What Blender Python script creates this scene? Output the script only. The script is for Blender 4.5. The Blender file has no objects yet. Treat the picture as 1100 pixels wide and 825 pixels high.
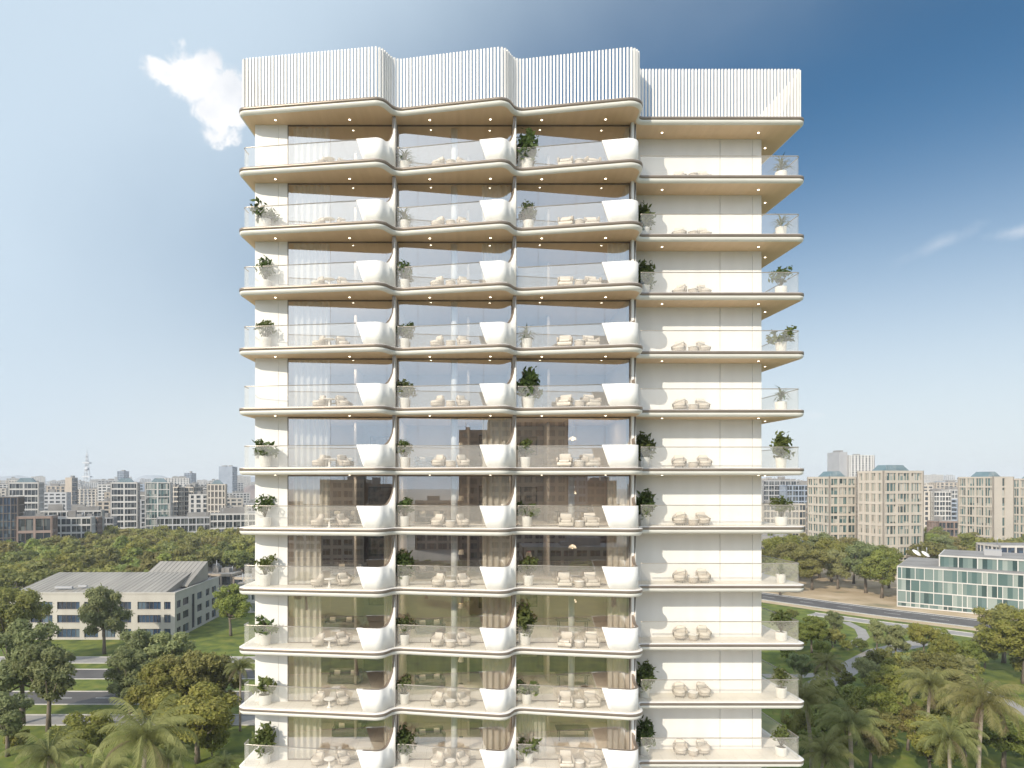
import bpy, math, random
import numpy as np
from mathutils import Vector, Matrix
random.seed(7)
R = math.radians
F, CX, HV, CH = 715.0, 505.0, 520.0, 36.0      # focal length in photo px, vanishing point, eye height
sc = bpy.context.scene
col = sc.collection

# ------------------------------------------------------------------ materials
MATS = {}
def nodes_of(name):
    m = bpy.data.materials.new(name); m.use_nodes = True
    nt = m.node_tree; nt.nodes.clear()
    out = nt.nodes.new('ShaderNodeOutputMaterial')
    return m, nt, out
def N(nt, typ, **kw):
    n = nt.nodes.new(typ)
    for k, v in kw.items():
        if k in n.inputs.keys(): n.inputs[k].default_value = v
        else: setattr(n, k, v)
    return n
def ramp(nt, fac, stops):
    r = nt.nodes.new('ShaderNodeValToRGB')
    e = r.color_ramp.elements
    while len(e) < len(stops): e.new(0.5)
    for i, (p, c) in enumerate(stops):
        e[i].position = p; e[i].color = tuple(c) + (1,)
    nt.links.new(fac, r.inputs[0]); return r.outputs[0]
def noisy(name, c1, c2, scale=1.0, rough=.6, detail=6, bump=0.0, bscale=None, metal=0.0, coord='Object', spec=.5, rnd=0.0, stops=None, stretch=None):
    """base colour wandering between two tones, fine bump"""
    m, nt, out = nodes_of(name)
    b = N(nt, 'ShaderNodeBsdfPrincipled'); b.inputs['Roughness'].default_value = rough
    b.inputs['Metallic'].default_value = metal; b.inputs['Specular IOR Level'].default_value = spec
    tc = N(nt, 'ShaderNodeTexCoord'); src = tc.outputs[coord]
    if stretch:
        mp = N(nt, 'ShaderNodeMapping'); mp.inputs['Scale'].default_value = stretch
        nt.links.new(src, mp.inputs[0]); src = mp.outputs[0]
    no = N(nt, 'ShaderNodeTexNoise'); no.inputs['Scale'].default_value = scale; no.inputs['Detail'].default_value = detail
    nt.links.new(src, no.inputs['Vector'])
    c = ramp(nt, no.outputs['Fac'], stops or [(.3, c1), (.7, c2)])
    if rnd:
        oi = N(nt, 'ShaderNodeObjectInfo'); hs = N(nt, 'ShaderNodeHueSaturation')
        mr = N(nt, 'ShaderNodeMapRange'); mr.inputs['To Min'].default_value = 1 - rnd; mr.inputs['To Max'].default_value = 1 + rnd
        nt.links.new(oi.outputs['Random'], mr.inputs[0]); nt.links.new(mr.outputs[0], hs.inputs['Value'])
        nt.links.new(c, hs.inputs['Color']); c = hs.outputs[0]
    nt.links.new(c, b.inputs['Base Color'])
    if bump:
        n2 = N(nt, 'ShaderNodeTexNoise'); n2.inputs['Scale'].default_value = bscale or scale * 8; n2.inputs['Detail'].default_value = 4
        nt.links.new(src, n2.inputs['Vector'])
        bp = N(nt, 'ShaderNodeBump'); bp.inputs['Strength'].default_value = bump; bp.inputs['Distance'].default_value = .05
        nt.links.new(n2.outputs['Fac'], bp.inputs['Height']); nt.links.new(bp.outputs[0], b.inputs['Normal'])
    nt.links.new(b.outputs[0], out.inputs[0]); MATS[name] = m; return m
def leafy(name, c1, c2, c3, scale=.5, trans=.45, rnd=.2):
    m, nt, out = nodes_of(name)
    tc = N(nt, 'ShaderNodeTexCoord')
    no = N(nt, 'ShaderNodeTexNoise'); no.inputs['Scale'].default_value = scale; no.inputs['Detail'].default_value = 8; no.inputs['Roughness'].default_value = .75
    nt.links.new(tc.outputs['Object'], no.inputs['Vector'])
    c = ramp(nt, no.outputs['Fac'], [(.3, c1), (.5, c2), (.72, c3)])
    oi = N(nt, 'ShaderNodeObjectInfo'); hs = N(nt, 'ShaderNodeHueSaturation')
    mr = N(nt, 'ShaderNodeMapRange'); mr.inputs['To Min'].default_value = 1 - rnd; mr.inputs['To Max'].default_value = 1 + rnd
    nt.links.new(oi.outputs['Random'], mr.inputs[0]); nt.links.new(mr.outputs[0], hs.inputs['Value'])
    m2 = N(nt, 'ShaderNodeMapRange'); m2.inputs['To Min'].default_value = .475; m2.inputs['To Max'].default_value = .525
    wn = N(nt, 'ShaderNodeTexWhiteNoise', noise_dimensions='1D'); nt.links.new(oi.outputs['Random'], wn.inputs['W'])
    nt.links.new(wn.outputs['Value'], m2.inputs[0]); nt.links.new(m2.outputs[0], hs.inputs['Hue'])
    nt.links.new(c, hs.inputs['Color'])
    d = N(nt, 'ShaderNodeBsdfPrincipled'); d.inputs['Roughness'].default_value = .55; d.inputs['Specular IOR Level'].default_value = .25
    t = N(nt, 'ShaderNodeBsdfTranslucent'); mx = N(nt, 'ShaderNodeMixShader'); mx.inputs[0].default_value = trans
    nt.links.new(hs.outputs[0], d.inputs['Base Color']); nt.links.new(hs.outputs[0], t.inputs[0])
    nt.links.new(d.outputs[0], mx.inputs[1]); nt.links.new(t.outputs[0], mx.inputs[2]); nt.links.new(mx.outputs[0], out.inputs[0])
    MATS[name] = m; return m
def sheet_glass(name, tint, refl, gcol=(1, 1, 1), wob=0.0, fres=1.0, milk=0.0):
    """architectural sheet glass: clear pass-through mixed with mirror reflection"""
    m, nt, out = nodes_of(name)
    tr = N(nt, 'ShaderNodeBsdfTransparent'); tr.inputs[0].default_value = tuple(tint) + (1,)
    gl = N(nt, 'ShaderNodeBsdfGlossy'); gl.inputs['Roughness'].default_value = 0.0; gl.inputs[0].default_value = tuple(gcol) + (1,)
    ge = N(nt, 'ShaderNodeNewGeometry'); dp = N(nt, 'ShaderNodeVectorMath', operation='DOT_PRODUCT')       # Schlick, the same from both sides of the pane
    nt.links.new(ge.outputs['Normal'], dp.inputs[0]); nt.links.new(ge.outputs['Incoming'], dp.inputs[1])
    ab = N(nt, 'ShaderNodeMath', operation='ABSOLUTE'); nt.links.new(dp.outputs['Value'], ab.inputs[0])
    sb = N(nt, 'ShaderNodeMath', operation='SUBTRACT'); sb.inputs[0].default_value = 1.0; nt.links.new(ab.outputs[0], sb.inputs[1])
    lw = N(nt, 'ShaderNodeMath', operation='POWER'); lw.inputs[1].default_value = 5.0; nt.links.new(sb.outputs[0], lw.inputs[0])
    ma = N(nt, 'ShaderNodeMath', operation='MULTIPLY_ADD'); ma.inputs[1].default_value = fres; ma.inputs[2].default_value = refl; ma.use_clamp = True
    nt.links.new(lw.outputs[0], ma.inputs[0])
    mx = N(nt, 'ShaderNodeMixShader'); nt.links.new(ma.outputs[0], mx.inputs[0])
    nt.links.new(tr.outputs[0], mx.inputs[1]); nt.links.new(gl.outputs[0], mx.inputs[2])
    if wob:
        tc = N(nt, 'ShaderNodeTexCoord'); n2 = N(nt, 'ShaderNodeTexNoise'); n2.inputs['Scale'].default_value = .45; n2.inputs['Detail'].default_value = 1
        nt.links.new(tc.outputs['Object'], n2.inputs['Vector'])
        bp = N(nt, 'ShaderNodeBump'); bp.inputs['Strength'].default_value = wob; bp.inputs['Distance'].default_value = .02
        nt.links.new(n2.outputs['Fac'], bp.inputs['Height']); nt.links.new(bp.outputs[0], gl.inputs['Normal'])
    res = mx.outputs[0]
    if milk:                                                         # faintly milky, cream-toned glass
        df = N(nt, 'ShaderNodeBsdfDiffuse'); tl = N(nt, 'ShaderNodeBsdfTranslucent'); df.inputs[0].default_value = tl.inputs[0].default_value = (.86, .82, .75, 1)
        a = N(nt, 'ShaderNodeMixShader'); a.inputs[0].default_value = .3; nt.links.new(df.outputs[0], a.inputs[1]); nt.links.new(tl.outputs[0], a.inputs[2])
        b = N(nt, 'ShaderNodeMixShader'); b.inputs[0].default_value = milk; nt.links.new(res, b.inputs[1]); nt.links.new(a.outputs[0], b.inputs[2]); res = b.outputs[0]
    nt.links.new(res, out.inputs[0]); MATS[name] = m; return m
def emit(name, c, s):
    m, nt, out = nodes_of(name); e = N(nt, 'ShaderNodeEmission'); e.inputs[0].default_value = tuple(c) + (1,); e.inputs[1].default_value = s
    nt.links.new(e.outputs[0], out.inputs[0]); MATS[name] = m; return m
def fabric(name, c, trans):
    m, nt, out = nodes_of(name)
    d = N(nt, 'ShaderNodeBsdfDiffuse'); t = N(nt, 'ShaderNodeBsdfTranslucent'); tp = N(nt, 'ShaderNodeBsdfTransparent')
    d.inputs[0].default_value = t.inputs[0].default_value = tuple(c) + (1,)
    mx = N(nt, 'ShaderNodeMixShader'); mx.inputs[0].default_value = .35
    m2 = N(nt, 'ShaderNodeMixShader'); m2.inputs[0].default_value = trans
    nt.links.new(d.outputs[0], mx.inputs[1]); nt.links.new(t.outputs[0], mx.inputs[2])
    nt.links.new(mx.outputs[0], m2.inputs[1]); nt.links.new(tp.outputs[0], m2.inputs[2])
    nt.links.new(m2.outputs[0], out.inputs[0]); MATS[name] = m; return m
def cell_glass(name, cols, cell, rough=.08, seed=0.0, zoff=.02):
    """window glass of a far building: tone differs from pane to pane (blinds, curtains, open sashes)"""
    m, nt, out = nodes_of(name)
    tc = N(nt, 'ShaderNodeTexCoord'); mp = N(nt, 'ShaderNodeMapping'); mp.inputs['Scale'].default_value = [1 / c for c in cell]
    mp.inputs['Location'].default_value = (seed, seed * .7, zoff)
    nt.links.new(tc.outputs['Object'], mp.inputs[0])
    fl = N(nt, 'ShaderNodeVectorMath', operation='FLOOR'); nt.links.new(mp.outputs[0], fl.inputs[0])
    oi = N(nt, 'ShaderNodeObjectInfo'); ad = N(nt, 'ShaderNodeVectorMath', operation='ADD')
    nt.links.new(fl.outputs[0], ad.inputs[0]); nt.links.new(oi.outputs['Random'], ad.inputs[1])
    wn = N(nt, 'ShaderNodeTexWhiteNoise'); nt.links.new(ad.outputs[0], wn.inputs['Vector'])
    n = len(cols)
    c = ramp(nt, wn.outputs['Value'], [(i / n, k) for i, k in enumerate(cols)])
    c.node.color_ramp.interpolation = 'CONSTANT'
    b = N(nt, 'ShaderNodeBsdfPrincipled'); b.inputs['Roughness'].default_value = rough; b.inputs['Specular IOR Level'].default_value = .9
    nt.links.new(c, b.inputs['Base Color']); nt.links.new(b.outputs[0], out.inputs[0]); MATS[name] = m; return m

noisy('white_panel', (.68, .67, .645), (.74, .73, .705), .9, .55, bump=.05, bscale=3, stretch=(1.4, 1.4, .3), rnd=.015)
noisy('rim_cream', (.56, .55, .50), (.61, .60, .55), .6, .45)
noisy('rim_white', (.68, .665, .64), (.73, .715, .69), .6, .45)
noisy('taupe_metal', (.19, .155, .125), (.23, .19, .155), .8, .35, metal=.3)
noisy('tan_inner', (.34, .27, .21), (.40, .32, .25), .8, .5)
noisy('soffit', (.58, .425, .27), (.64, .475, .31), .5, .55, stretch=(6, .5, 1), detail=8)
noisy('handrail', (.40, .36, .31), (.46, .42, .37), 1, .3, metal=.6)
noisy('interior_wall', (.52, .46, .385), (.60, .53, .45), .3, .8)
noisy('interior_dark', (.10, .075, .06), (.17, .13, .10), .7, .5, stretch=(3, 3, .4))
noisy('frame_metal', (.16, .13, .11), (.2, .165, .14), 1, .4, metal=.4)
noisy('slat_paint', (.68, .665, .64), (.72, .70, .675), .5, .5)
noisy('pot_ceramic', (.66, .64, .60), (.72, .70, .66), 3, .5, bump=.03)
noisy('soil', (.05, .035, .025), (.09, .065, .045), 12, .95)
noisy('cushion', (.56, .50, .43), (.64, .58, .50), 5, .9, bump=.1, bscale=60)
noisy('rattan', (.36, .31, .26), (.50, .44, .37), 30, .7, bump=.2)
noisy('dark_frame', (.09, .075, .06), (.13, .11, .09), 4, .5)
noisy('table_stone', (.72, .69, .64), (.80, .77, .72), 6, .4)
noisy('sofa_fabric', (.13, .11, .09), (.2, .175, .145), 6, .9)
noisy('lamp_shade', (.75, .68, .55), (.8, .73, .6), 5, .8)
noisy('picture_paint', (.12, .10, .09), (.55, .45, .33), 2.5, .6, detail=3)
noisy('steel', (.35, .36, .37), (.45, .46, .47), 1, .45, metal=.5)
noisy('far_steel', (.45, .47, .50), (.5, .52, .55), 1, .6)
noisy('bark', (.10, .08, .06), (.22, .18, .14), 3, .9, bump=.4, bscale=14, stretch=(1, 1, .25))
noisy('palm_bark', (.22, .18, .14), (.34, .29, .23), 2, .9, bump=.4, bscale=5, stretch=(.4, .4, 4))
noisy('stem', (.07, .06, .03), (.12, .10, .05), 5, .8)
leafy('leaf_mid', (.14, .165, .035), (.26, .28, .065), (.38, .365, .11))
leafy('leaf_cool', (.155, .18, .07), (.27, .29, .125), (.37, .38, .18))
leafy('leaf_olive', (.14, .145, .045), (.245, .24, .075), (.34, .32, .11))
leafy('leaf_far', (.13, .15, .04), (.23, .25, .07), (.33, .33, .11), scale=.3, rnd=.3)
leafy('leaf_palm', (.15, .16, .055), (.26, .265, .095), (.38, .37, .16), scale=.7)
leafy('leaf_dead', (.16, .12, .07), (.22, .17, .10), (.28, .22, .13), scale=.9)
leafy('leaf_pot', (.05, .075, .022), (.10, .135, .04), (.18, .20, .06), scale=3)
leafy('leaf_potlime', (.08, .11, .02), (.13, .17, .035), (.20, .22, .05), scale=3)
sheet_glass('window_glass', (.97, .97, .96), .36, (.92, .97, 1.0), wob=.05)
sheet_glass('rail_glass', (.965, .965, .955), .06, (1, 1, 1), fres=.6, milk=.17)
emit('downlight', (1, .86, .66), 6.0)
emit('lamp_glow', (1, .72, .42), 7.0)
emit('pink_glow', (1, .12, .35), 5.0)
fabric('sheer', (.82, .79, .73), .30)
fabric('drape', (.84, .78, .67), .04)
# deck tiles
def deck():
    m, nt, out = nodes_of('deck_tile')
    b = N(nt, 'ShaderNodeBsdfPrincipled'); b.inputs['Roughness'].default_value = .5
    tc = N(nt, 'ShaderNodeTexCoord'); br = N(nt, 'ShaderNodeTexBrick'); br.offset = 0
    br.inputs['Scale'].default_value = 1; br.inputs['Brick Width'].default_value = .9; br.inputs['Row Height'].default_value = .9
    br.inputs['Mortar Size'].default_value = .008
    br.inputs['Color1'].default_value = (.70, .65, .57, 1); br.inputs['Color2'].default_value = (.74, .69, .61, 1); br.inputs['Mortar'].default_value = (.38, .34, .28, 1)
    nt.links.new(tc.outputs['Object'], br.inputs['Vector']); nt.links.new(br.outputs[0], b.inputs['Base Color']); nt.links.new(b.outputs[0], out.inputs[0])
    MATS['deck_tile'] = m
deck()
noisy('lawn', (.035, .07, .012), (.085, .13, .022), .35, .9, detail=10, bump=.5, bscale=6,
      stops=[(.3, (.045, .068, .008)), (.45, (.085, .118, .012)), (.58, (.13, .155, .016)), (.75, (.20, .185, .04))])
noisy('city_ground', (.20, .19, .16), (.33, .30, .25), .02, .9, detail=12, stops=[(.3, (.10, .12, .06)), (.45, (.22, .20, .17)), (.6, (.33, .30, .26)), (.75, (.16, .16, .10))])
noisy('dry_ground', (.33, .25, .16), (.46, .37, .25), .12, .95, detail=10, bump=.3, bscale=3, stops=[(.3, (.22, .19, .11)), (.45, (.38, .29, .18)), (.7, (.48, .38, .26))])
noisy('asphalt', (.075, .07, .068), (.11, .104, .10), .25, .85, detail=10, bump=.2, bscale=12)
noisy('pavers', (.25, .235, .22), (.31, .295, .275), .6, .8, detail=8)
noisy('kerb_stone', (.42, .40, .37), (.50, .48, .44), 1, .8)
noisy('road_paint', (.62, .61, .58), (.78, .77, .73), 2, .7)
noisy('beige_render', (.44, .395, .335), (.50, .45, .385), .12, .8, rnd=.04)
noisy('pale_render', (.46, .445, .42), (.56, .54, .51), .1, .8, rnd=.08)
noisy('grey_render', (.33, .33, .34), (.42, .42, .42), .1, .8, rnd=.12)
noisy('brick_render', (.20, .145, .12), (.27, .20, .165), .2, .85, rnd=.12)
noisy('tan_render', (.36, .305, .245), (.44, .38, .31), .15, .85, rnd=.12)
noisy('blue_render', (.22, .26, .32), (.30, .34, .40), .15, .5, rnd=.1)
noisy('low_render', (.40, .375, .335), (.47, .445, .40), .3, .8, stretch=(1, 1, .3))
noisy('metal_roof', (.24, .22, .19), (.36, .33, .285), .18, .5, metal=.15, stretch=(1.5, .25, 1))
noisy('flat_roof', (.19, .18, .17), (.27, .26, .245), .2, .9)
noisy('teal_roof', (.09, .15, .17), (.14, .20, .22), .3, .4)
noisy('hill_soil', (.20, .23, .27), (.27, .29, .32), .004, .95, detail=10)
noisy('umber_hill', (.16, .12, .11), (.22, .17, .15), .01, .95, detail=10)
cell_glass('glass_teal', [(.05, .10, .10), (.13, .19, .18), (.03, .05, .05), (.28, .30, .27), (.09, .15, .15), (.40, .39, .35)], (1.35, 1.35, 3.3))
cell_glass('glass_office', [(.08, .13, .125), (.17, .22, .205), (.11, .165, .16), (.27, .31, .285), (.14, .19, .18), (.04, .07, .07)], (1.1, 1.1, 3.4), zoff=-1.4 / 3.4)
cell_glass('glass_dark', [(.02, .025, .03), (.05, .06, .07), (.12, .13, .13), (.03, .04, .05)], (2.0, 2.0, 3.3))
cell_glass('glass_blue', [(.02, .035, .07), (.04, .07, .12), (.10, .14, .18), (.03, .04, .06)], (1.5, 1.5, 3.3))

# ------------------------------------------------------------------ mesh helpers
class MB:
    def __init__(s): s.v = []; s.f = []; s.m = []; s.mats = []; s.smooth = set()
    def mi(s, mat):
        if mat not in s.mats: s.mats.append(mat)
        return s.mats.index(mat)
    def face(s, pts, mat, smooth=False):
        i = len(s.v); s.v += [tuple(p) for p in pts]; s.f.append(tuple(range(i, i + len(pts)))); s.m.append(s.mi(mat))
        if smooth: s.smooth.add(len(s.f) - 1)
    def box(s, x0, x1, y0, y1, z0, z1, mat, M=None):
        P = [(x0, y0, z0), (x1, y0, z0), (x1, y1, z0), (x0, y1, z0), (x0, y0, z1), (x1, y0, z1), (x1, y1, z1), (x0, y1, z1)]
        if M is not None: P = [tuple(M @ Vector(p)) for p in P]
        i = len(s.v); s.v += P; k = s.mi(mat)
        for q in ((0, 3, 2, 1), (4, 5, 6, 7), (0, 1, 5, 4), (1, 2, 6, 5), (2, 3, 7, 6), (3, 0, 4, 7)):
            s.f.append(tuple(i + a for a in q)); s.m.append(k)
    def rbox(s, x0, x1, y0, y1, z0, z1, r, mat, M=None, n=3):
        """box with rounded vertical corners and softened top edge"""
        ring = []
        for (cx, cy, a0) in ((x1 - r, y1 - r, 0), (x0 + r, y1 - r, 90), (x0 + r, y0 + r, 180), (x1 - r, y0 + r, 270)):
            for j in range(n + 1):
                a = R(a0 + 90 * j / n); ring.append((cx, cy, math.cos(a), math.sin(a)))
        lev = [(r, z0), (r, z1 - r * .6), (r * .8, z1 - r * .2), (r * .4, z1)]
        L = []
        for (rr, z) in lev:
            L.append([(cx + rr * c, cy + rr * sn, z) for cx, cy, c, sn in ring])
        s.loft(L, mat, True, True, M)
    def loft(s, rings, mat, cap0=True, cap1=True, M=None, closed=True, smooth=True):
        n = len(rings[0]); i = len(s.v)
        for r in rings:
            for p in r: s.v.append(tuple(M @ Vector(p)) if M is not None else tuple(p))
        k = s.mi(mat) if not isinstance(mat, list) else None
        for a in range(len(rings) - 1):
            km = s.mi(mat[a]) if k is None else k
            for b in range(n if closed else n - 1):
                c = (b + 1) % n
                s.f.append((i + a * n + b, i + a * n + c, i + (a + 1) * n + c, i + (a + 1) * n + b)); s.m.append(km)
                if smooth: s.smooth.add(len(s.f) - 1)
        k0 = s.mi(mat[0]) if k is None else k; k1 = s.mi(mat[-1]) if k is None else k
        if cap0: s.f.append(tuple(i + b for b in reversed(range(n)))); s.m.append(k0)
        if cap1: s.f.append(tuple(i + (len(rings) - 1) * n + b for b in range(n))); s.m.append(k1)
    def tube(s, pts, rad, mat, n=6):
        pts = [Vector([float(q) for q in p]) for p in pts]; rings = []
        rad = [float(q) for q in rad] if isinstance(rad, (list, tuple)) else [float(rad)] * len(pts)
        for i, p in enumerate(pts):
            t = (pts[min(i + 1, len(pts) - 1)] - pts[max(i - 1, 0)]).normalized()
            u = t.cross(Vector((0, 0, 1)) if abs(t.z) < .95 else Vector((1, 0, 0))).normalized(); w = t.cross(u)
            rings.append([tuple(p + rad[i] * (math.cos(2 * math.pi * j / n) * u + math.sin(2 * math.pi * j / n) * w)) for j in range(n)])
        s.loft(rings, mat)
    def lathe(s, prof, mat, n=20, c=(0, 0, 0), cap0=True, cap1=True):
        s.loft([[(c[0] + r * math.cos(2 * math.pi * j / n), c[1] + r * math.sin(2 * math.pi * j / n), c[2] + z) for j in range(n)] for r, z in prof], mat, cap0, cap1)
    def mesh(s, name):
        me = bpy.data.meshes.new(name); me.from_pydata(s.v, [], s.f)
        for k in s.mats: me.materials.append(MATS[k])
        me.polygons.foreach_set('material_index', s.m)
        sm = [False] * len(s.f)
        for i in s.smooth: sm[i] = True
        me.polygons.foreach_set('use_smooth', sm)
        me.update(); return me
    def build(s, name, parent=None, loc=None):
        return obj(name, s.mesh(name), parent, loc)
def obj(name, me, parent=None, loc=None):
    o = bpy.data.objects.new(name, me); col.objects.link(o)
    if parent is not None: o.parent = parent
    if loc: o.location = loc
    return o
def tag(o, label=None, cat=None, group=None, kind=None):
    if label: o['label'] = label
    if cat: o['category'] = cat
    if group: o['group'] = group
    if kind: o['kind'] = kind
    return o
def empty(name, loc=(0, 0, 0), rz=0.0):
    o = bpy.data.objects.new(name, None); o.empty_display_size = .3; col.objects.link(o); o.location = loc; o.rotation_euler = (0, 0, rz); return o
def copy_tree(o, parent=None):
    c = o.copy(); col.objects.link(c); c.parent = parent
    for k in ('label', 'category', 'group'):
        if k in c.keys() and parent is None: del c[k]
    for ch in list(o.children): copy_tree(ch, c)
    return c
def gx(u, Y): return (u - CX) * Y / F
def gz(v, Y): return CH - (v - HV) * Y / F

ORD = ['top', 'second', 'third', 'fourth', 'fifth', 'sixth', 'seventh', 'eighth', 'ninth', 'tenth', 'eleventh']
def bal(k): return 'top balcony' if k == 0 else ORD[k] + ' balcony from top'

# ------------------------------------------------------------------ the tower
PITCH = 3.535; ZT = CH + 22.19
def ztop(k): return ZT - PITCH * k
FIN = [-4.5, 2.64, 9.78]
WALL_Y, WING_Y = 40.3, 41.97
def fillet(ctrl):
    out = []; n = len(ctrl)
    for i in range(n):
        p0 = Vector(ctrl[i - 1][:2]); p = Vector(ctrl[i][:2]); p1 = Vector(ctrl[(i + 1) % n][:2]); r = ctrl[i][2]
        a = (p0 - p).normalized(); b = (p1 - p).normalized()
        ang = a.angle(b); t = r / math.tan(ang / 2)
        t = min(t, (p0 - p).length * .48, (p1 - p).length * .48); r = t * math.tan(ang / 2)
        c = p + (a + b).normalized() * (r / math.sin(ang / 2))
        s0 = p + a * t; s1 = p + b * t
        a0 = math.atan2(s0.y - c.y, s0.x - c.x); a1 = math.atan2(s1.y - c.y, s1.x - c.x)
        d = (a1 - a0 + math.pi) % (2 * math.pi) - math.pi
        m = max(4, int(abs(d) / R(9)))
        for j in range(m + 1):
            q = a0 + d * j / m; out.append(Vector((c.x + r * math.cos(q), c.y + r * math.sin(q))))
    return out
ctrl = [(-12.6, 61, .6), (-13.74, 39.18, .5)]
for i, f in enumerate(FIN):
    if i < 2: ctrl += [(f - .52, 38.0, .75), (f + .12, 39.24, .6)]
    else: ctrl += [(f + .28, 37.95, 1.1), (f + .35, 40.13, .35)]
ctrl += [(20.36, 40.13, .5), (19.0, 61, .6)]
CONT = fillet(ctrl)
def inset(path, d, closed=True):
    out = []; n = len(path)
    for i in range(n):
        a = path[i - 1] if (closed or i > 0) else path[i]; b = path[(i + 1) % n] if (closed or i < n - 1) else path[i]
        t = (b - a).normalized(); nrm = Vector((-t.y, t.x))      # path runs so that inward is to the left
        out.append(path[i] + nrm * d)
    return out
area = sum(CONT[i].x * CONT[(i + 1) % len(CONT)].y - CONT[(i + 1) % len(CONT)].x * CONT[i].y for i in range(len(CONT)))
assert area > 0
tower = empty('apartment_tower', (0, 50, 0))
tag(tower, 'tall white apartment tower with waving balcony slabs, glass railings and slatted roof screen', 'tower')
TY = 50.0
class TB(MB):
    """tower mesh: coordinates given in the world, stored relative to the tower's base"""
    def build(s, name, parent=None, loc=None):
        s.v = [(x, y - TY, z) for x, y, z in s.v]
        return obj(name, s.mesh(name), tower if parent is None else parent, loc)
# slab mesh shared by every floor (z relative to its top)
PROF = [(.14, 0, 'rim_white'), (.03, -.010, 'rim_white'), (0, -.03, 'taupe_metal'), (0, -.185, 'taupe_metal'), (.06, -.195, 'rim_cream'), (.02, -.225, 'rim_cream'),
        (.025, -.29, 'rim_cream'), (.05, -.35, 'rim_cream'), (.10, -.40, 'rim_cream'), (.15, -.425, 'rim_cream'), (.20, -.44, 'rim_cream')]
mb = MB()
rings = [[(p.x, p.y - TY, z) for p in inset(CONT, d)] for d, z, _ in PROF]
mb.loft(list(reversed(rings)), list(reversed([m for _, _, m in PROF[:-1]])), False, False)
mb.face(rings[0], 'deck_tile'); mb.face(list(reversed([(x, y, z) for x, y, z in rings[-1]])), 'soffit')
slab_me = mb.mesh('floor_slab')
dm = MB(); dm.lathe([(.055, -.012), (.06, 0.0)], 'downlight', 12); dl_me = dm.mesh('downlight')
dm = MB(); dm.lathe([(.078, -.010), (.11, -.008), (.11, 0.0)], 'rim_white', 14, cap0=False); ring_me = dm.mesh('light_trim')
DLS = [(-11.64, 39.77), (-7.19, 39.72), (-2.41, 39.77), (1.21, 39.7), (4.28, 39.77), (8.08, 39.7), (11.88, 41.2), (17.85, 41.2), (19.1, 43.1)]
for k in range(17):
    s = obj('floor_slab', slab_me, tower, (0, 0, ztop(k)))
    if k <= 6:
        for x, y in DLS:
            d = obj('downlight', dl_me, s, (x, y - TY, -.4405))
INS = inset(CONT, .30)
# open front path of the inset line from the left back corner to the right back corner
i0 = min(range(len(INS)), key=lambda i: (INS[i] - Vector((-12.9, 61))).length)
PATH = INS[i0:] + INS[:i0]
def densify(P, step=.12):
    out = [P[0]]
    for a, b in zip(P, P[1:]):
        n = max(1, int((b - a).length / step))
        for j in range(1, n + 1): out.append(a.lerp(b, j / n))
    return out
PATH = densify(PATH)
def near(x, y): 
    q = Vector((x, y)); return min(range(len(PATH)), key=lambda i: (PATH[i] - q).length)
def first_x(x, lo=0):
    return next(i for i in range(lo, len(PATH)) if PATH[i].x >= x and PATH[i].y < 40)
def simplify(P):
    out = [P[0]]
    for i in range(1, len(P) - 1):
        a = (P[i] - out[-1]); b = (P[i + 1] - P[i])
        if a.length and a.angle(b) > .01: out.append(P[i])
    return out + [P[-1]]
RH = 1.27
def rail(i, j, slant=True, leftfin=False):
    P = simplify(PATH[i:j + 1]); g = MB(); h = MB()
    for a, b in zip(P, P[1:]):
        last = (b is P[-1]) and slant
        t0, t1 = RH - .02, RH - .02
        if last:
            d = (b - a).normalized(); b2 = b + d * .5
            g.face([(a.x, a.y - TY, -.02), (b2.x, b2.y - TY, -.02), (b.x, b.y - TY, t1), (a.x, a.y - TY, t0)], 'rail_glass')
        else:
            g.face([(a.x, a.y - TY, -.02), (b.x, b.y - TY, -.02), (b.x, b.y - TY, t1), (a.x, a.y - TY, t0)], 'rail_glass')
    h.tube([(p.x, p.y - TY, RH) for p in P], .028, 'handrail', 6)
    return g.mesh('glass_railing'), h.mesh('handrail')
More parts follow.
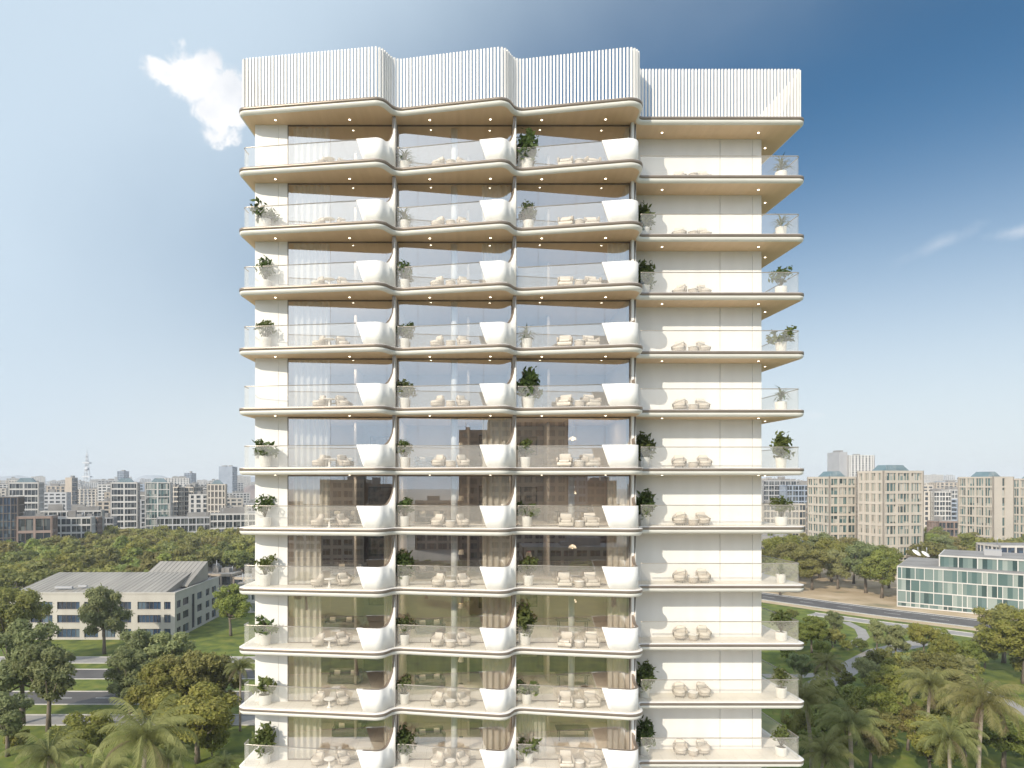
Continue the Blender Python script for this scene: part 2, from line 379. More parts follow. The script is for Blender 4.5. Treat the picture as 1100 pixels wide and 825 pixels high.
def parapet(i, j):
    P = PATH[i:j + 1]; L = [0]
    for a, b in zip(P, P[1:]): L.append(L[-1] + (b - a).length)
    T = L[-1]; m = MB(); th = .14; up = PITCH - .445; SL = .42
    nrm = []
    for q in range(len(P)):
        t = (P[min(q + 1, len(P) - 1)] - P[max(q - 1, 0)]).normalized(); nrm.append(Vector((-t.y, t.x)))
    RZ = 1.0
    rows_o = []; rows_i = []
    for q, p in enumerate(P):
        s_ = L[q]; z1 = 1.30
        if s_ > T - RZ:
            t = min(1, (s_ - (T - RZ)) / RZ); z1 = 1.30 + (up - 1.30) * (1 - math.sqrt(max(0, 1 - t ** 2.6)))
        if s_ > T - 1e-6: z1 = up
        z0 = -.02
        if s_ < SL: z0 = 1.30 * (1 - s_ / SL)                    # slanted leading edge
        rows_o.append((p - nrm[q] * .05, z0, z1)); rows_i.append((p + nrm[q] * th, z0, z1))
    for q in range(len(P) - 1):
        (a, a0, a1), (b, b0, b1) = rows_o[q], rows_o[q + 1]; (c, c0, c1), (d, d0, d1) = rows_i[q], rows_i[q + 1]
        m.face([(a.x, a.y - TY, a0), (b.x, b.y - TY, b0), (b.x, b.y - TY, b1), (a.x, a.y - TY, a1)], 'white_panel', True)
        m.face([(d.x, d.y - TY, d0), (c.x, c.y - TY, c0), (c.x, c.y - TY, c1), (d.x, d.y - TY, d1)], 'white_panel' if L[q] < T - 1.15 else 'tan_inner', True)  # inner face turns tan along the last stretch to the fin
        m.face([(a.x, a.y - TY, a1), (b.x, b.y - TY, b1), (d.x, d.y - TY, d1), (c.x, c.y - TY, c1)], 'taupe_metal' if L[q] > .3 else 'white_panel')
        m.face([(b.x, b.y - TY, b0), (a.x, a.y - TY, a0), (c.x, c.y - TY, c0), (d.x, d.y - TY, d0)], 'white_panel')
    me = m.mesh('curved_parapet')
    import bmesh
    bm = bmesh.new(); bm.from_mesh(me); bmesh.ops.remove_doubles(bm, verts=bm.verts, dist=1e-4); bm.to_mesh(me); bm.free()
    return me
RAILS = []; PARS = []
for b, f in enumerate(FIN):
    ps = first_x(f - 2.14)
    if b == 0: st = near(-13.2, 40.25)
    else: st = first_x(FIN[b - 1] + .10)
    RAILS.append(rail(st, ps))
    if b < 2: pe = first_x(f - .02)
    else: pe = near(9.78, 40.3) if False else max(i for i in range(len(PATH)) if PATH[i].x < 10.2 and PATH[i].y < 40.25 and PATH[i].x > 9)
    PARS.append((parapet(ps, pe), PATH[pe].copy()))
wst = next(i for i in range(len(PATH)) if PATH[i].x > 10.3 and PATH[i].y > 40.3)
wen = next(i for i in range(len(PATH)) if PATH[i].x > 18 and PATH[i].y > 58)
RAILS.append(rail(wst, wen, False))
CL = PITCH - .445                                                    # clear height floor to soffit
# shared per-floor meshes, z relative to slab top
fin_me = []
for b, f in enumerate(FIN):
    e = PARS[b][1]; m = MB()
    y0 = e.y if b < 2 else 40.0
    m.box(f - .08, f + .08, y0 - TY, 40.62 - TY, -.02, CL + .01, 'white_panel')
    m.box(f - .095, f + .095, y0 - .03 - TY, y0 + .03 - TY, -.02, CL + .012, 'taupe_metal') if b < 2 else None
    fin_me.append(m.mesh('divider_fin'))
BAYX = [(-11.05, FIN[0] - .09), (FIN[0] + .09, FIN[1] - .09), (FIN[1] + .09, FIN[2] - .09)]
win_me = []; frm_me = []
for b, (x0, x1) in enumerate(BAYX):
    g = MB(); fr = MB()
    divs = {0: [.40, .93], 1: [.18, .47, .75], 2: [.2, .53, .78]}[b]
    xs = [x0] + [x0 + (x1 - x0) * d for d in divs] + [x1]
    for a, c in zip(xs, xs[1:]):
        yy = WALL_Y + .03 - TY; g.face([(a + .006, yy, .03), (c - .006, yy, .03), (c - .006, yy, CL - .05), (a + .006, yy, CL - .05)], 'window_glass')
    fr.box(x0, x1, WALL_Y - TY, WALL_Y + .07 - TY, CL - .07, CL + .005, 'frame_metal')
    fr.box(x0, x1, WALL_Y - TY, WALL_Y + .07 - TY, -.005, .05, 'frame_metal')
    for a in []: fr.box(a - .009, a + .009, WALL_Y + .002 - TY, WALL_Y + .068 - TY, .05, CL - .07, 'taupe_metal')
    for a in (x0 + .02, x1 - .02): fr.box(a - .02, a + .02, WALL_Y + .002 - TY, WALL_Y + .068 - TY, .05, CL - .07, 'frame_metal')
    win_me.append(g.mesh('window')); frm_me.append(fr.mesh('window_frame'))
m = MB()                                                             # white wall left of the first window, in two panels
for a, c in ((-13.02, -11.62), (-11.605, -11.06)): m.box(a, c, WALL_Y - TY, WALL_Y + .3 - TY, -.01, CL + .01, 'white_panel')
leftwall_me = m.mesh('wall_panel')
wing_me = []
for a, c in ((9.87, 15.745), (15.775, 17.79), (17.81, 18.37)):
    m = MB(); m.box(a, c, WING_Y - TY, WING_Y + .2 - TY, -.01, CL + .01, 'white_panel'); wing_me.append(m.mesh('wall_panel'))
m = MB()                                                             # core: side and back walls, wing return, partitions
m.box(-13.0, -12.7, WALL_Y + .3 - TY, 60 - TY, -.01, CL + .01, 'white_panel')
m.box(-12.7, 18.2, 59.7 - TY, 60 - TY, -.01, CL + .01, 'white_panel')
m.box(18.05, 18.35, WING_Y + .2 - TY, 59.7 - TY, -.01, CL + .01, 'white_panel')
m.box(9.70, 9.866, 40.625 - TY, WING_Y + .19 - TY, -.01, CL + .01, 'white_panel')
m.box(9.87, 18.05, WING_Y + .24 - TY, WING_Y + .34 - TY, -.01, CL + .01, 'frame_metal')
side_me = m.mesh('outer_wall')
def room_mesh(dark):
    m = MB()
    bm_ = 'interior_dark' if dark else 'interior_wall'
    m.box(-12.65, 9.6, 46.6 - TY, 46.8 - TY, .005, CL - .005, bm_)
    for x in (-11.3, FIN[0], FIN[1], 9.62): m.box(x - .09, x + .09, 40.63 - TY, 46.59 - TY, .004, CL - .004, 'interior_wall')
    m.box(-7.6, -7.45, 43.6 - TY, 46.58 - TY, .004, CL - .004, 'interior_wall')
    m.box(-.2, -.05, 44.2 - TY, 46.58 - TY, .004, CL - .004, 'interior_wall')
    m.box(5.1, 5.25, 44.0 - TY, 46.58 - TY, .004, CL - .004, 'interior_wall')
    return m.mesh('inner_wall')
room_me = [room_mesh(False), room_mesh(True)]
m = MB(); m.lathe([(.2, 0), (.2, CL)], 'white_panel', 16, c=(-.97, 40.85 - TY, 0)); col2_me = m.mesh('column')
m = MB(); m.lathe([(.2, 0), (.2, CL)], 'white_panel', 16, c=(6.35, 41.75 - TY, 0)); col3_me = m.mesh('column')
ROOM_L = bpy.data.lights.new('ceiling_lamp', 'AREA'); ROOM_L.shape = 'RECTANGLE'; ROOM_L.size = 2.5; ROOM_L.size_y = .5; ROOM_L.energy = 40; ROOM_L.color = (1, .86, .70)
ROOM_S = ROOM_L.copy(); ROOM_S.energy = 22
for k in range(1, 17):
    z = ztop(k)
    for b in range(3):
        g = obj('glass_railing', RAILS[b][0], tower, (0, 0, z)); h = obj('handrail', RAILS[b][1], g)
        obj('curved_parapet', PARS[b][0], tower, (0, 0, z)); obj('divider_fin', fin_me[b], tower, (0, 0, z))
        w = obj('window', win_me[b], tower, (0, 0, z)); obj('window_frame', frm_me[b], w)
    g = obj('glass_railing', RAILS[3][0], tower, (0, 0, z)); obj('handrail', RAILS[3][1], g)
    obj('wall_panel', leftwall_me, tower, (0, 0, z))
    for me in wing_me: obj('wall_panel', me, tower, (0, 0, z))
    obj('outer_wall', side_me, tower, (0, 0, z))
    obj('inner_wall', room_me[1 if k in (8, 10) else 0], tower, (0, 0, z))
    obj('column', col2_me, tower, (0, 0, z))
    if k in (7, 9, 10): obj('column', col3_me, tower, (0, 0, z))
    if k <= 11:
        for x in (-8.9, -2.4, 3.2, 7.4) if k > 5 else (-7.8, -.8, 6.2):
            l = obj('ceiling_lamp', ROOM_L if k > 5 else ROOM_S, tower, (x, 43.2 - TY, z + CL - .03))
m = TB(); m.box(-12.9, 18.2, 40.6, 60, -.5, ztop(16) - .45, 'white_panel'); m.build('base_wall')
# roof screens of vertical slats, set a little in from the roof edge
SCR = densify(inset(CONT, .24), .02); SCR += [SCR[0]]
acc = 0; cuts = [FIN[0] + .1, FIN[1] + .1, 10.05]
groups = {}
prev = SCR[0]; pos = []
for p in SCR[1:]:
    acc += (p - prev).length
    if acc >= .19:
        acc = 0; t = (p - prev).normalized(); pos.append((p, t))
    prev = p
def seg_of(p):
    if p.y > 60.2: return 'back'
    if p.x < -12.2 and p.y > 39.9: return 'left'
    if p.x > 18.4 and p.y > 40.9: return 'right'
    if p.x < cuts[0]: return 0
    if p.x < cuts[1]: return 1
    if p.y < 40.2 and p.x < 10.2: return 2
    return 3
for p, t in pos: groups.setdefault(seg_of(p), []).append((p, t))
for key, lst in groups.items():
    m = TB()
    for p, t in lst:
        n = Vector((-t.y, t.x)); M = Matrix(((t.x, n.x, 0, p.x), (t.y, n.y, 0, p.y), (0, 0, 1, 0), (0, 0, 0, 1)))
        m.box(-.050, .050, -.075, .075, ZT - .01, ZT + 2.95, 'slat_paint', M)
    n_in = [(p.x - t.y * .11, p.y + t.x * .11) for p, t in lst]
    for zz in (ZT + .05,):
        m.tube([(x, y, zz) for x, y in n_in], .03, 'slat_paint', 4)
    m.build('roof_screen')

# ------------------------------------------------------------------ plants, trees
def leaf_quads(pts, nrm, size, rng, aspect=1.6, jit=.9):
    """leaf shaped quads around each point"""
    n = len(pts)
    d = rng.normal(size=(n, 3)); d /= np.linalg.norm(d, axis=1)[:, None]
    nn = nrm + d * jit; nn /= np.linalg.norm(nn, axis=1)[:, None]
    a = np.cross(nn, rng.normal(size=(n, 3))); a /= np.linalg.norm(a, axis=1)[:, None]
    b = np.cross(nn, a)
    s = size * rng.uniform(.6, 1.3, n)[:, None]
    A = a * s * aspect * .5; B = b * s * .5
    V = np.stack([pts - A, pts - B * .9 + A * .1, pts + A, pts + B * .9 + A * .1], 1)
    return V.reshape(-1, 3)
def add_leaves(mb, V, mat):
    i = len(mb.v); k = mb.mi(mat); n = len(V) // 4
    mb.v += [tuple(p) for p in V.tolist()]
    mb.f += [(i + 4 * j, i + 4 * j + 1, i + 4 * j + 2, i + 4 * j + 3) for j in range(n)]
    mb.m += [k] * n
def blob_leaves(rng, centres, radii, per, size, flat=.75):
    P = []; Nn = []
    for c, r in zip(centres, radii):
        n = int(per * r * r)
        d = rng.normal(size=(n, 3)); d /= np.linalg.norm(d, axis=1)[:, None]
        rr = r * (1 - .55 * rng.random(n) ** 2.0)[:, None]
        rr *= (1 + .22 * np.sin(d[:, :1] * 7 + c[0] * 3) * np.cos(d[:, 1:2] * 6 + c[1]))
        q = d * rr; q[:, 2] *= flat
        keep = rng.random(n) < np.where(d[:, 2] < -.3, .45, 1.0)
        P.append((c + q)[keep]); Nn.append((d + np.array([0, 0, .35]))[keep])
    return np.concatenate(P), np.concatenate(Nn)
def crown_centres(rng, n, rx, rz, zc):
    C = []; rad = []
    for i in range(n):
        for _ in range(40):
            d = rng.normal(size=3); d /= np.linalg.norm(d)
            r = rng.uniform(.45, .95) if i > n * .25 else rng.uniform(0, .5)
            p = np.array([d[0] * rx * r, d[1] * rx * r, zc + d[2] * rz * r])
            if all(np.linalg.norm(p - c) > rx * .27 for c in C): break
        C.append(p); rad.append(rx * rng.uniform(.22, .38))
    return C, rad
def make_tree(seed, h, rx, rz, mat, per=340, size=.30, n=30, fork=.38, joined=False):
    rng = np.random.default_rng(seed); zc = h - rz
    C, rad = crown_centres(rng, n, rx, rz, zc)
    cr = MB(); P, Nn = blob_leaves(rng, C, rad, per, size)
    add_leaves(cr, leaf_quads(P, Nn, size, rng), mat)
    # stray twigs breaking the outline
    if per > 80:
        i = rng.integers(0, len(P), len(P) // 14); c0 = np.array([0, 0, zc]); Q = P[i] + (P[i] - c0) * rng.uniform(.03, .13, len(i))[:, None]
        add_leaves(cr, leaf_quads(Q, Nn[i], size * .9, rng), mat)
    tk = cr if joined else MB(); f = h * fork; r0 = .02 * h + .05
    bend = rng.normal(size=2) * .03 * h
    tk.tube([(0, 0, -.2), (bend[0] * .3, bend[1] * .3, f * .5), (bend[0], bend[1], f), (bend[0] * 1.2, bend[1] * 1.2, zc)], [r0 * 1.4, r0, r0 * .85, r0 * .35], 'bark', 8)
    for c in sorted(C, key=lambda c: -np.hypot(c[0], c[1]))[:12]:
        m0 = np.array([bend[0], bend[1], f * rng.uniform(.85, 1.15)]); md = m0 * .5 + c * .5 + np.array([0, 0, -.05 * h])
        tk.tube([m0, md, c], [r0 * .5, r0 * .3, r0 * .1], 'bark', 5)
    if joined: return (cr.mesh('tree'), None)
    return (cr.mesh('crown'), tk.mesh('trunk'))
def make_palm(seed, h, fl, nf=27, lean=.08):
    rng = np.random.default_rng(seed); tr = MB()
    dx = lean * h * rng.uniform(-1, 1)
    pts = [(dx * (t ** 2), 0, h * t) for t in np.linspace(0, 1, 9)]
    tr.tube([(0, 0, -.2)] + pts[1:], [.30] + [.24 - .07 * t + (.02 if i % 2 else 0) for i, t in enumerate(np.linspace(.12, 1, 8))], 'palm_bark', 9)
    top = np.array([dx, 0, h]); cr = MB()
    for i in range(nf):
        az = 2 * math.pi * (i * .382 + rng.uniform(-.02, .02)); q = i / nf
        el = R(78 - 88 * q + rng.uniform(-6, 6)); L = fl * rng.uniform(.85, 1.1); droop = rng.uniform(.85, 1.35)
        hd = np.array([math.cos(az), math.sin(az), 0]); p = top + hd * .12; pts = [p]; e = el; ns = 12
        tg = []
        for s_ in range(ns):
            d = hd * math.cos(e) + np.array([0, 0, math.sin(e)]); tg.append(d)
            p = p + d * L / ns; pts.append(p); e -= droop * (.06 + .14 * s_ / ns) * 1.25
        cr.tube([tuple(x) for x in pts], [.045] * 4 + [.03] * 5 + [.012] * 4, 'leaf_palm', 3)
        mat = 'leaf_dead' if (i >= nf - 2) else 'leaf_palm'
        nl = 46
        for j in range(2, nl):
            t = j / nl * ns; a = int(t); fr = t - a; b = pts[a] * (1 - fr) + pts[min(a + 1, ns)] * fr; d = tg[min(a, ns - 1)]
            side = np.cross(d, [0, 0, 1]); side /= np.linalg.norm(side) + 1e-9; up = np.cross(side, d)
            ll = L * .20 * math.sin(math.pi * min(1, (j / nl) * .82 + .16)) ** .7 + .08
            for s2 in (-1, 1):
                dr = side * s2 * .8 + d * .55 + up * (-.28) + np.array([0, 0, -.35 - .45 * rng.random()]); dr /= np.linalg.norm(dr)
                w = d * (L / nl) * .72; tip = b + dr * ll * rng.uniform(.85, 1.15)
                cr.face([b - w * .5, b + w * .5, tip + w * .12, tip - w * .12], mat)
    for j in range(7):                                               # hanging dead fronds and flower stalks
        az = rng.uniform(0, 2 * math.pi); hd = np.array([math.cos(az), math.sin(az), 0]); p = top + hd * .2
        cr.tube([tuple(p), tuple(p + hd * .35 + np.array([0, 0, -.5])), tuple(p + hd * .3 + np.array([0, 0, -1.5 * rng.uniform(.6, 1)]))], [.05, .09, .03], 'leaf_dead', 4)
    return (cr.mesh('crown'), tr.mesh('trunk'))
TREES = {
    'mid': [make_tree(11, 12, 4.7, 4.2, 'leaf_mid'), make_tree(12, 12, 4.3, 4.5, 'leaf_mid', n=34), make_tree(13, 12, 5.2, 3.8, 'leaf_mid', n=24)],
    'cool': [make_tree(21, 12, 4.5, 4.4, 'leaf_cool', n=24), make_tree(22, 12, 4.0, 4.8, 'leaf_cool', n=20)],
    'olive': [make_tree(31, 12, 4.9, 4.2, 'leaf_olive', n=26), make_tree(32, 12, 4.4, 4.4, 'leaf_olive', n=22)],
}
FAR = [make_tree(41 + i, 12, 5.6, 3.9, m_, per=34, size=.78, n=20, joined=True)[0] for i, m_ in enumerate(('leaf_far', 'leaf_far', 'leaf_mid', 'leaf_olive'))]
PALMS = [make_palm(51, 10, 4.9), make_palm(52, 10, 4.3, 24), make_palm(53, 10, 5.2, 31)]
SC = {'n': 0}
def put_tree(u, vtop, Y, kind, label, wide=1.0, group=None, var=None, h=None):
    lst = TREES[kind]; SC['n'] += 1
    cr, tk = lst[(SC['n'] if var is None else var) % len(lst)]
    H = h or gz(vtop, Y); s = H / 12
    t = empty('leafy_tree', (gx(u, Y), Y, 0), random.uniform(0, 6.28)); wide *= 1.2 if u < 500 else 1.08; t.scale = (s * wide, s * wide, s)
    obj('crown', cr, t); obj('trunk', tk, t); tag(t, label, 'tree', group); return t
def put_palm(u, vhub, Y, label, var, group='palms in the gardens below the tower', fl=1.0):
    H = gz(vhub, Y); s = H / 10
    t = empty('palm_tree', (gx(u, Y), Y, 0), random.uniform(0, 6.28)); t.scale = (fl, fl, s)
    # keep fronds their natural size: the crown is lifted, only the trunk is stretched
    t.scale = (1, 1, 1)
    c = obj('crown', PALMS[var][0], t, (0, 0, H - 10 * fl)); c.scale = (fl, fl, fl)
    k = obj('trunk', PALMS[var][1], t); k.scale = (fl, fl, s)
    tag(t, label, 'palm tree', group); return t

# ------------------------------------------------------------------ balcony things
m = MB(); m.lathe([(.24, 0), (.27, .03), (.33, .62), (.335, .66), (.30, .66), (.29, .60)], 'pot_ceramic', 24, cap1=False); m.lathe([(.295, .59), (.02, .61)], 'soil', 24); potA = m.mesh('pot')
m = MB(); m.lathe([(.30, 0), (.33, .04), (.35, .50), (.34, .54), (.30, .54), (.29, .48)], 'pot_ceramic', 24, cap1=False); m.lathe([(.295, .47), (.02, .49)], 'soil', 24); potB = m.mesh('pot')
def pot_plant(seed, kind):
    rng = np.random.default_rng(seed); m = MB(); st = MB()
    if kind == 'bush':
        C = [np.array([rng.uniform(-.3, .3), rng.uniform(-.25, .25), .75 + rng.uniform(.15, .75)]) for _ in range(13)]
        P, Nn = blob_leaves(rng, C, [rng.uniform(.16, .28) for _ in C], 560, .12, .9)
        add_leaves(m, leaf_quads(P, Nn, .105, rng, 1.9), 'leaf_pot')
        for c in C: st.tube([(0, 0, .55), tuple(c * .5 + np.array([0, 0, .3])), tuple(c)], [.02, .012, .006], 'stem', 4)
    elif kind == 'tall':
        for j in range(26):
            az = rng.uniform(0, 6.28); r = rng.uniform(.05, .42); zt = rng.uniform(.8, 1.75)
            c = np.array([r * math.cos(az), r * math.sin(az), zt]); st.tube([(0, 0, .55), (c[0] * .3, c[1] * .3, .55 + (zt - .55) * .6), tuple(c)], [.016, .01, .005], 'stem', 4)
            n = 26; P = c + rng.normal(size=(n, 3)) * [.11, .11, .16]; d = rng.normal(size=(n, 3)) + [0, 0, .5]
            add_leaves(m, leaf_quads(P, d / np.linalg.norm(d, axis=1)[:, None], .14, rng, 2.2), 'leaf_pot')
    elif kind == 'spiky':
        for j in range(60):
            az = rng.uniform(0, 6.28); el = rng.uniform(.1, 1.4); L = rng.uniform(.4, .75); h = np.array([math.cos(az), math.sin(az), 0])
            b = np.array([0, 0, .62 + rng.uniform(0, .35)]); w = np.array([-h[1], h[0], 0]) * .035
            md = b + (h * math.cos(el) + [0, 0, math.sin(el)]) * L * .6; tp = md + (h * math.cos(el - .9) + [0, 0, math.sin(el - .9)]) * L * .5
            m.face([b - w * .5, b + w * .5, md + w, md - w], 'leaf_pot'); m.face([md - w, md + w, tp + w * .1, tp - w * .1], 'leaf_pot')
        st.tube([(0, 0, .55), (0, 0, 1.0)], .03, 'stem', 5)
    else:   # 'loose' big drooping leaves
        for j in range(16):
            az = rng.uniform(0, 6.28); r = rng.uniform(.25, .62); zt = rng.uniform(.85, 1.45); c = np.array([r * math.cos(az), r * math.sin(az), zt])
            st.tube([(0, 0, .55), (c[0] * .4, c[1] * .4, zt * .9 + .1), tuple(c)], [.016, .012, .006], 'stem', 4)
            n = 9; P = c + rng.normal(size=(n, 3)) * [.11, .11, .08]; d = rng.normal(size=(n, 3)) * .6 + [0, 0, 1]
            add_leaves(m, leaf_quads(P, d / np.linalg.norm(d, axis=1)[:, None], .19, rng, 1.9, .6), 'leaf_potlime' if j % 3 == 0 else 'leaf_pot')
    return m.mesh('foliage'), st.mesh('stem')
POTP = {'bush': pot_plant(61, 'bush'), 'bush2': pot_plant(65, 'bush'), 'tall': pot_plant(62, 'tall'), 'spiky': pot_plant(63, 'spiky'), 'loose': pot_plant(64, 'loose')}
PDESC = {'bush': 'bushy green plant', 'bush2': 'round leafy plant', 'tall': 'tall leafy plant', 'spiky': 'spiky narrow plant', 'loose': 'loose sprawling plant'}
def put_pot(k, x, y, kind, where, pot=potA, s=1.0):
    t = empty('potted_plant', (x, y, ztop(k) + .002), random.uniform(0, 6.28)); t.scale = (s, s, s)
    obj('pot', pot, t); f, st = POTP[kind]; g = obj('foliage', f, t, (0, 0, -.12)); g.scale = (1.15, 1.15, 1.15); g = obj('stem', st, t, (0, 0, -.12)); g.scale = (1.15, 1.15, 1.15)
    tag(t, f'{PDESC[kind]} in white pot, {bal(k - 1)}, {where}', 'potted plant', 'potted plants on the balconies'); return t
B1 = {2: 'loose', 3: 'bush', 4: 'bush2', 6: 'loose', 7: 'bush', 8: 'bush2', 9: 'loose', 10: 'loose', 11: 'tall'}
B2 = {1: 'spiky', 2: 'spiky', 3: 'bush', 4: 'bush2', 5: 'bush', 6: 'bush2', 7: 'bush', 8: 'tall', 9: 'bush', 10: 'bush2', 11: 'tall'}
B3 = {1: 'tall', 2: 'bush', 4: 'spiky', 5: 'tall', 6: 'bush', 7: 'loose', 8: 'bush', 9: 'tall', 10: 'loose', 11: 'loose'}
W1 = {2: 'tall', 3: 'tall', 6: 'tall', 7: 'tall', 10: 'tall', 11: 'tall'}
W2 = {1: 'spiky', 2: 'spiky', 3: 'bush', 4: 'loose', 5: 'spiky', 6: 'tall', 7: 'bush', 8: 'spiky', 9: 'bush', 10: 'bush', 11: 'bush2'}
for k, kd in B1.items(): put_pot(k, -12.28, 39.86, kd, 'left corner', potB if k in (3, 7, 10) else potA, 1.06)
for k, kd in B2.items(): put_pot(k, -3.95, 39.92, kd, 'middle bay', s=.95)
for k, kd in B3.items(): put_pot(k, 3.3 + .1 * (k % 3), 39.9, kd, 'third curved bay', s=1.12 if k in (1, 5, 9) else .95)
for k, kd in W1.items(): put_pot(k, 10.75, 41.1, kd, 'inner end of flat wing')
for k, kd in W2.items(): put_pot(k, 19.15, 41.0, kd, 'outer corner of flat wing', potB if k % 2 else potA, .85 if k == 8 else 1.0)

def tub_chair():
    """curved basket shell with a seat cushion and a back pillow"""
    t = {}
    m = MB(); n = 22; outer = []; inner = []; zt = []
    for i in range(n + 1):
        a = R(-25 + 230 * i / n); w = .5 - .5 * math.cos(math.pi * min(1, min(i, n - i) / (n * .5)))
        z = .42 + .34 * w; zt.append(z); outer.append((.44 * math.cos(a), .42 * math.sin(a))); inner.append((.38 * math.cos(a), .36 * math.sin(a)))
    rows = [[(x * .82, y * .82, .12) for x, y in outer], [(x * .96, y * .96, .3) for x, y in outer], [(x, y, z) for (x, y), z in zip(outer, zt)],
            [(x, y, z) for (x, y), z in zip(inner, zt)], [(x * .9, y * .9, .16) for x, y in inner]]
    m.loft(rows, 'rattan', False, False, closed=False)
    m.lathe([(.34, .12), (.37, .2), (.36, .26)], 'rattan', 20)
    t['shell'] = m.mesh('shell')
    m = MB(); m.lathe([(.30, .26), (.345, .30), (.345, .38), (.28, .43)], 'cushion', 20, c=(0, -.03, 0)); t['seat_cushion'] = m.mesh('seat_cushion')
    m = MB(); M = Matrix.Translation((0, .20, .58)) @ Matrix.Rotation(R(-14), 4, 'X'); m.rbox(-.26, .26, -.07, .07, -.17, .19, .06, 'cushion', M); t['back_cushion'] = m.mesh('back_cushion')
    m = MB()
    for a in (45, 135, 225, 315): m.tube([(.27 * math.cos(R(a)), .27 * math.sin(R(a)), .14), (.33 * math.cos(R(a)), .33 * math.sin(R(a)), 0)], .016, 'dark_frame', 5)
    t['leg_frame'] = m.mesh('leg_frame'); return t
def block_chair():
    t = {}
    m = MB(); m.rbox(-.42, .42, -.38, .40, .10, .30, .05, 'cushion'); t['base'] = m.mesh('base')
    m = MB(); m.rbox(-.30, .30, -.39, .26, .30, .44, .05, 'cushion'); t['seat_cushion'] = m.mesh('seat_cushion')
    m = MB(); M = Matrix.Translation((0, .31, .28)) @ Matrix.Rotation(R(-8), 4, 'X'); m.rbox(-.34, .34, -.08, .08, 0, .54, .05, 'cushion', M); t['backrest'] = m.mesh('backrest')
    m = MB(); m.rbox(-.46, -.33, -.38, .36, .3, .58, .04, 'rattan'); t['armrest'] = m.mesh('armrest')
    m = MB(); m.rbox(.33, .46, -.38, .36, .3, .58, .04, 'rattan'); t['armrest2'] = m.mesh('armrest')
    m = MB()
    for x in (-.36, .36):
        for y in (-.32, .34): m.box(x - .02, x + .02, y - .02, y + .02, 0, .11, 'dark_frame')
    t['leg_frame'] = m.mesh('leg_frame'); return t
TUB, BLK = tub_chair(), block_chair()
def put_chair(parts, k, x, y, rz, label, s=1.0):
    t = empty('armchair', (x + random.uniform(-.06, .06), y + random.uniform(-.05, .05), ztop(k) + .003), R(rz + random.uniform(-14, 14))); t.scale = (s, s, s)
    for n_, me in parts.items(): obj(n_.rstrip('2'), me, t)
    tag(t, label, 'armchair', 'armchairs on the balconies'); return t
m = MB(); m.lathe([(.16, 0), (.17, .02), (.06, .05), (.05, .46), (.06, .47)], 'table_stone', 18); ped = m.mesh('pedestal')
m = MB(); m.lathe([(.02, .47), (.30, .475), (.33, .49), (.33, .505), (.31, .515)], 'table_stone', 24); tt = m.mesh('table_top')
m = MB(); m.lathe([(.20, 0), (.27, .05), (.29, .2), (.27, .34), (.26, .36)], 'rattan', 22); drum = m.mesh('drum_base')
m = MB(); m.lathe([(.30, .355), (.31, .37), (.31, .39), (.29, .40)], 'table_stone', 24); drt = m.mesh('table_top')
def put_table(k, x, y, kind, where):
    t = empty('side_table', (x, y, ztop(k) + .003))
    if kind == 'ped': obj('pedestal', ped, t); obj('table_top', tt, t); d = 'white pedestal table'
    else: obj('drum_base', drum, t); obj('table_top', drt, t); d = 'low round drum table'
    tag(t, f'{d} between the armchairs, {bal(k - 1)}, {where}', 'side table', 'small tables on the balconies')
for k in range(1, 12):
    for side, x, rz in (('left', -9.05, -50), ('right', -7.55, 50)):
        put_chair(TUB, k, x, 39.55 + (.12 if side == 'right' else 0), rz + 180 * 0, f'rattan tub armchair {side} of the pedestal table, {bal(k - 1)}, left curved bay'.replace('balcony from top', 'balcony from top'))
    put_table(k, -8.3, 39.25, 'ped', 'left curved bay')
    for side, x, rz in (('left', -1.95, -40), ('right', -.35, 40)):
        put_chair(TUB, k, x, 39.5, rz, f'rattan tub armchair {side} of the drum table, {bal(k - 1)}, middle curved bay')
    put_table(k, -1.15, 39.3, 'drum', 'middle curved bay')
    for side, x, rz in (('left', 5.65, -8), ('right', 7.2, 8)):
        put_chair(BLK, k, x, 39.42, rz, f'square cream armchair {side} of the drum table, {bal(k - 1)}, third curved bay')
    put_table(k, 6.43, 39.2, 'drum', 'third curved bay')
    for side, x, rz in (('left', 12.95, -28), ('right', 14.45, 12)):
        put_chair(TUB, k, x, 41.2, rz, f'rattan tub armchair {side} of the drum table, {bal(k - 1)}, flat wing', 1.06)
    put_table(k, 13.72, 40.95, 'drum', 'flat right wing')

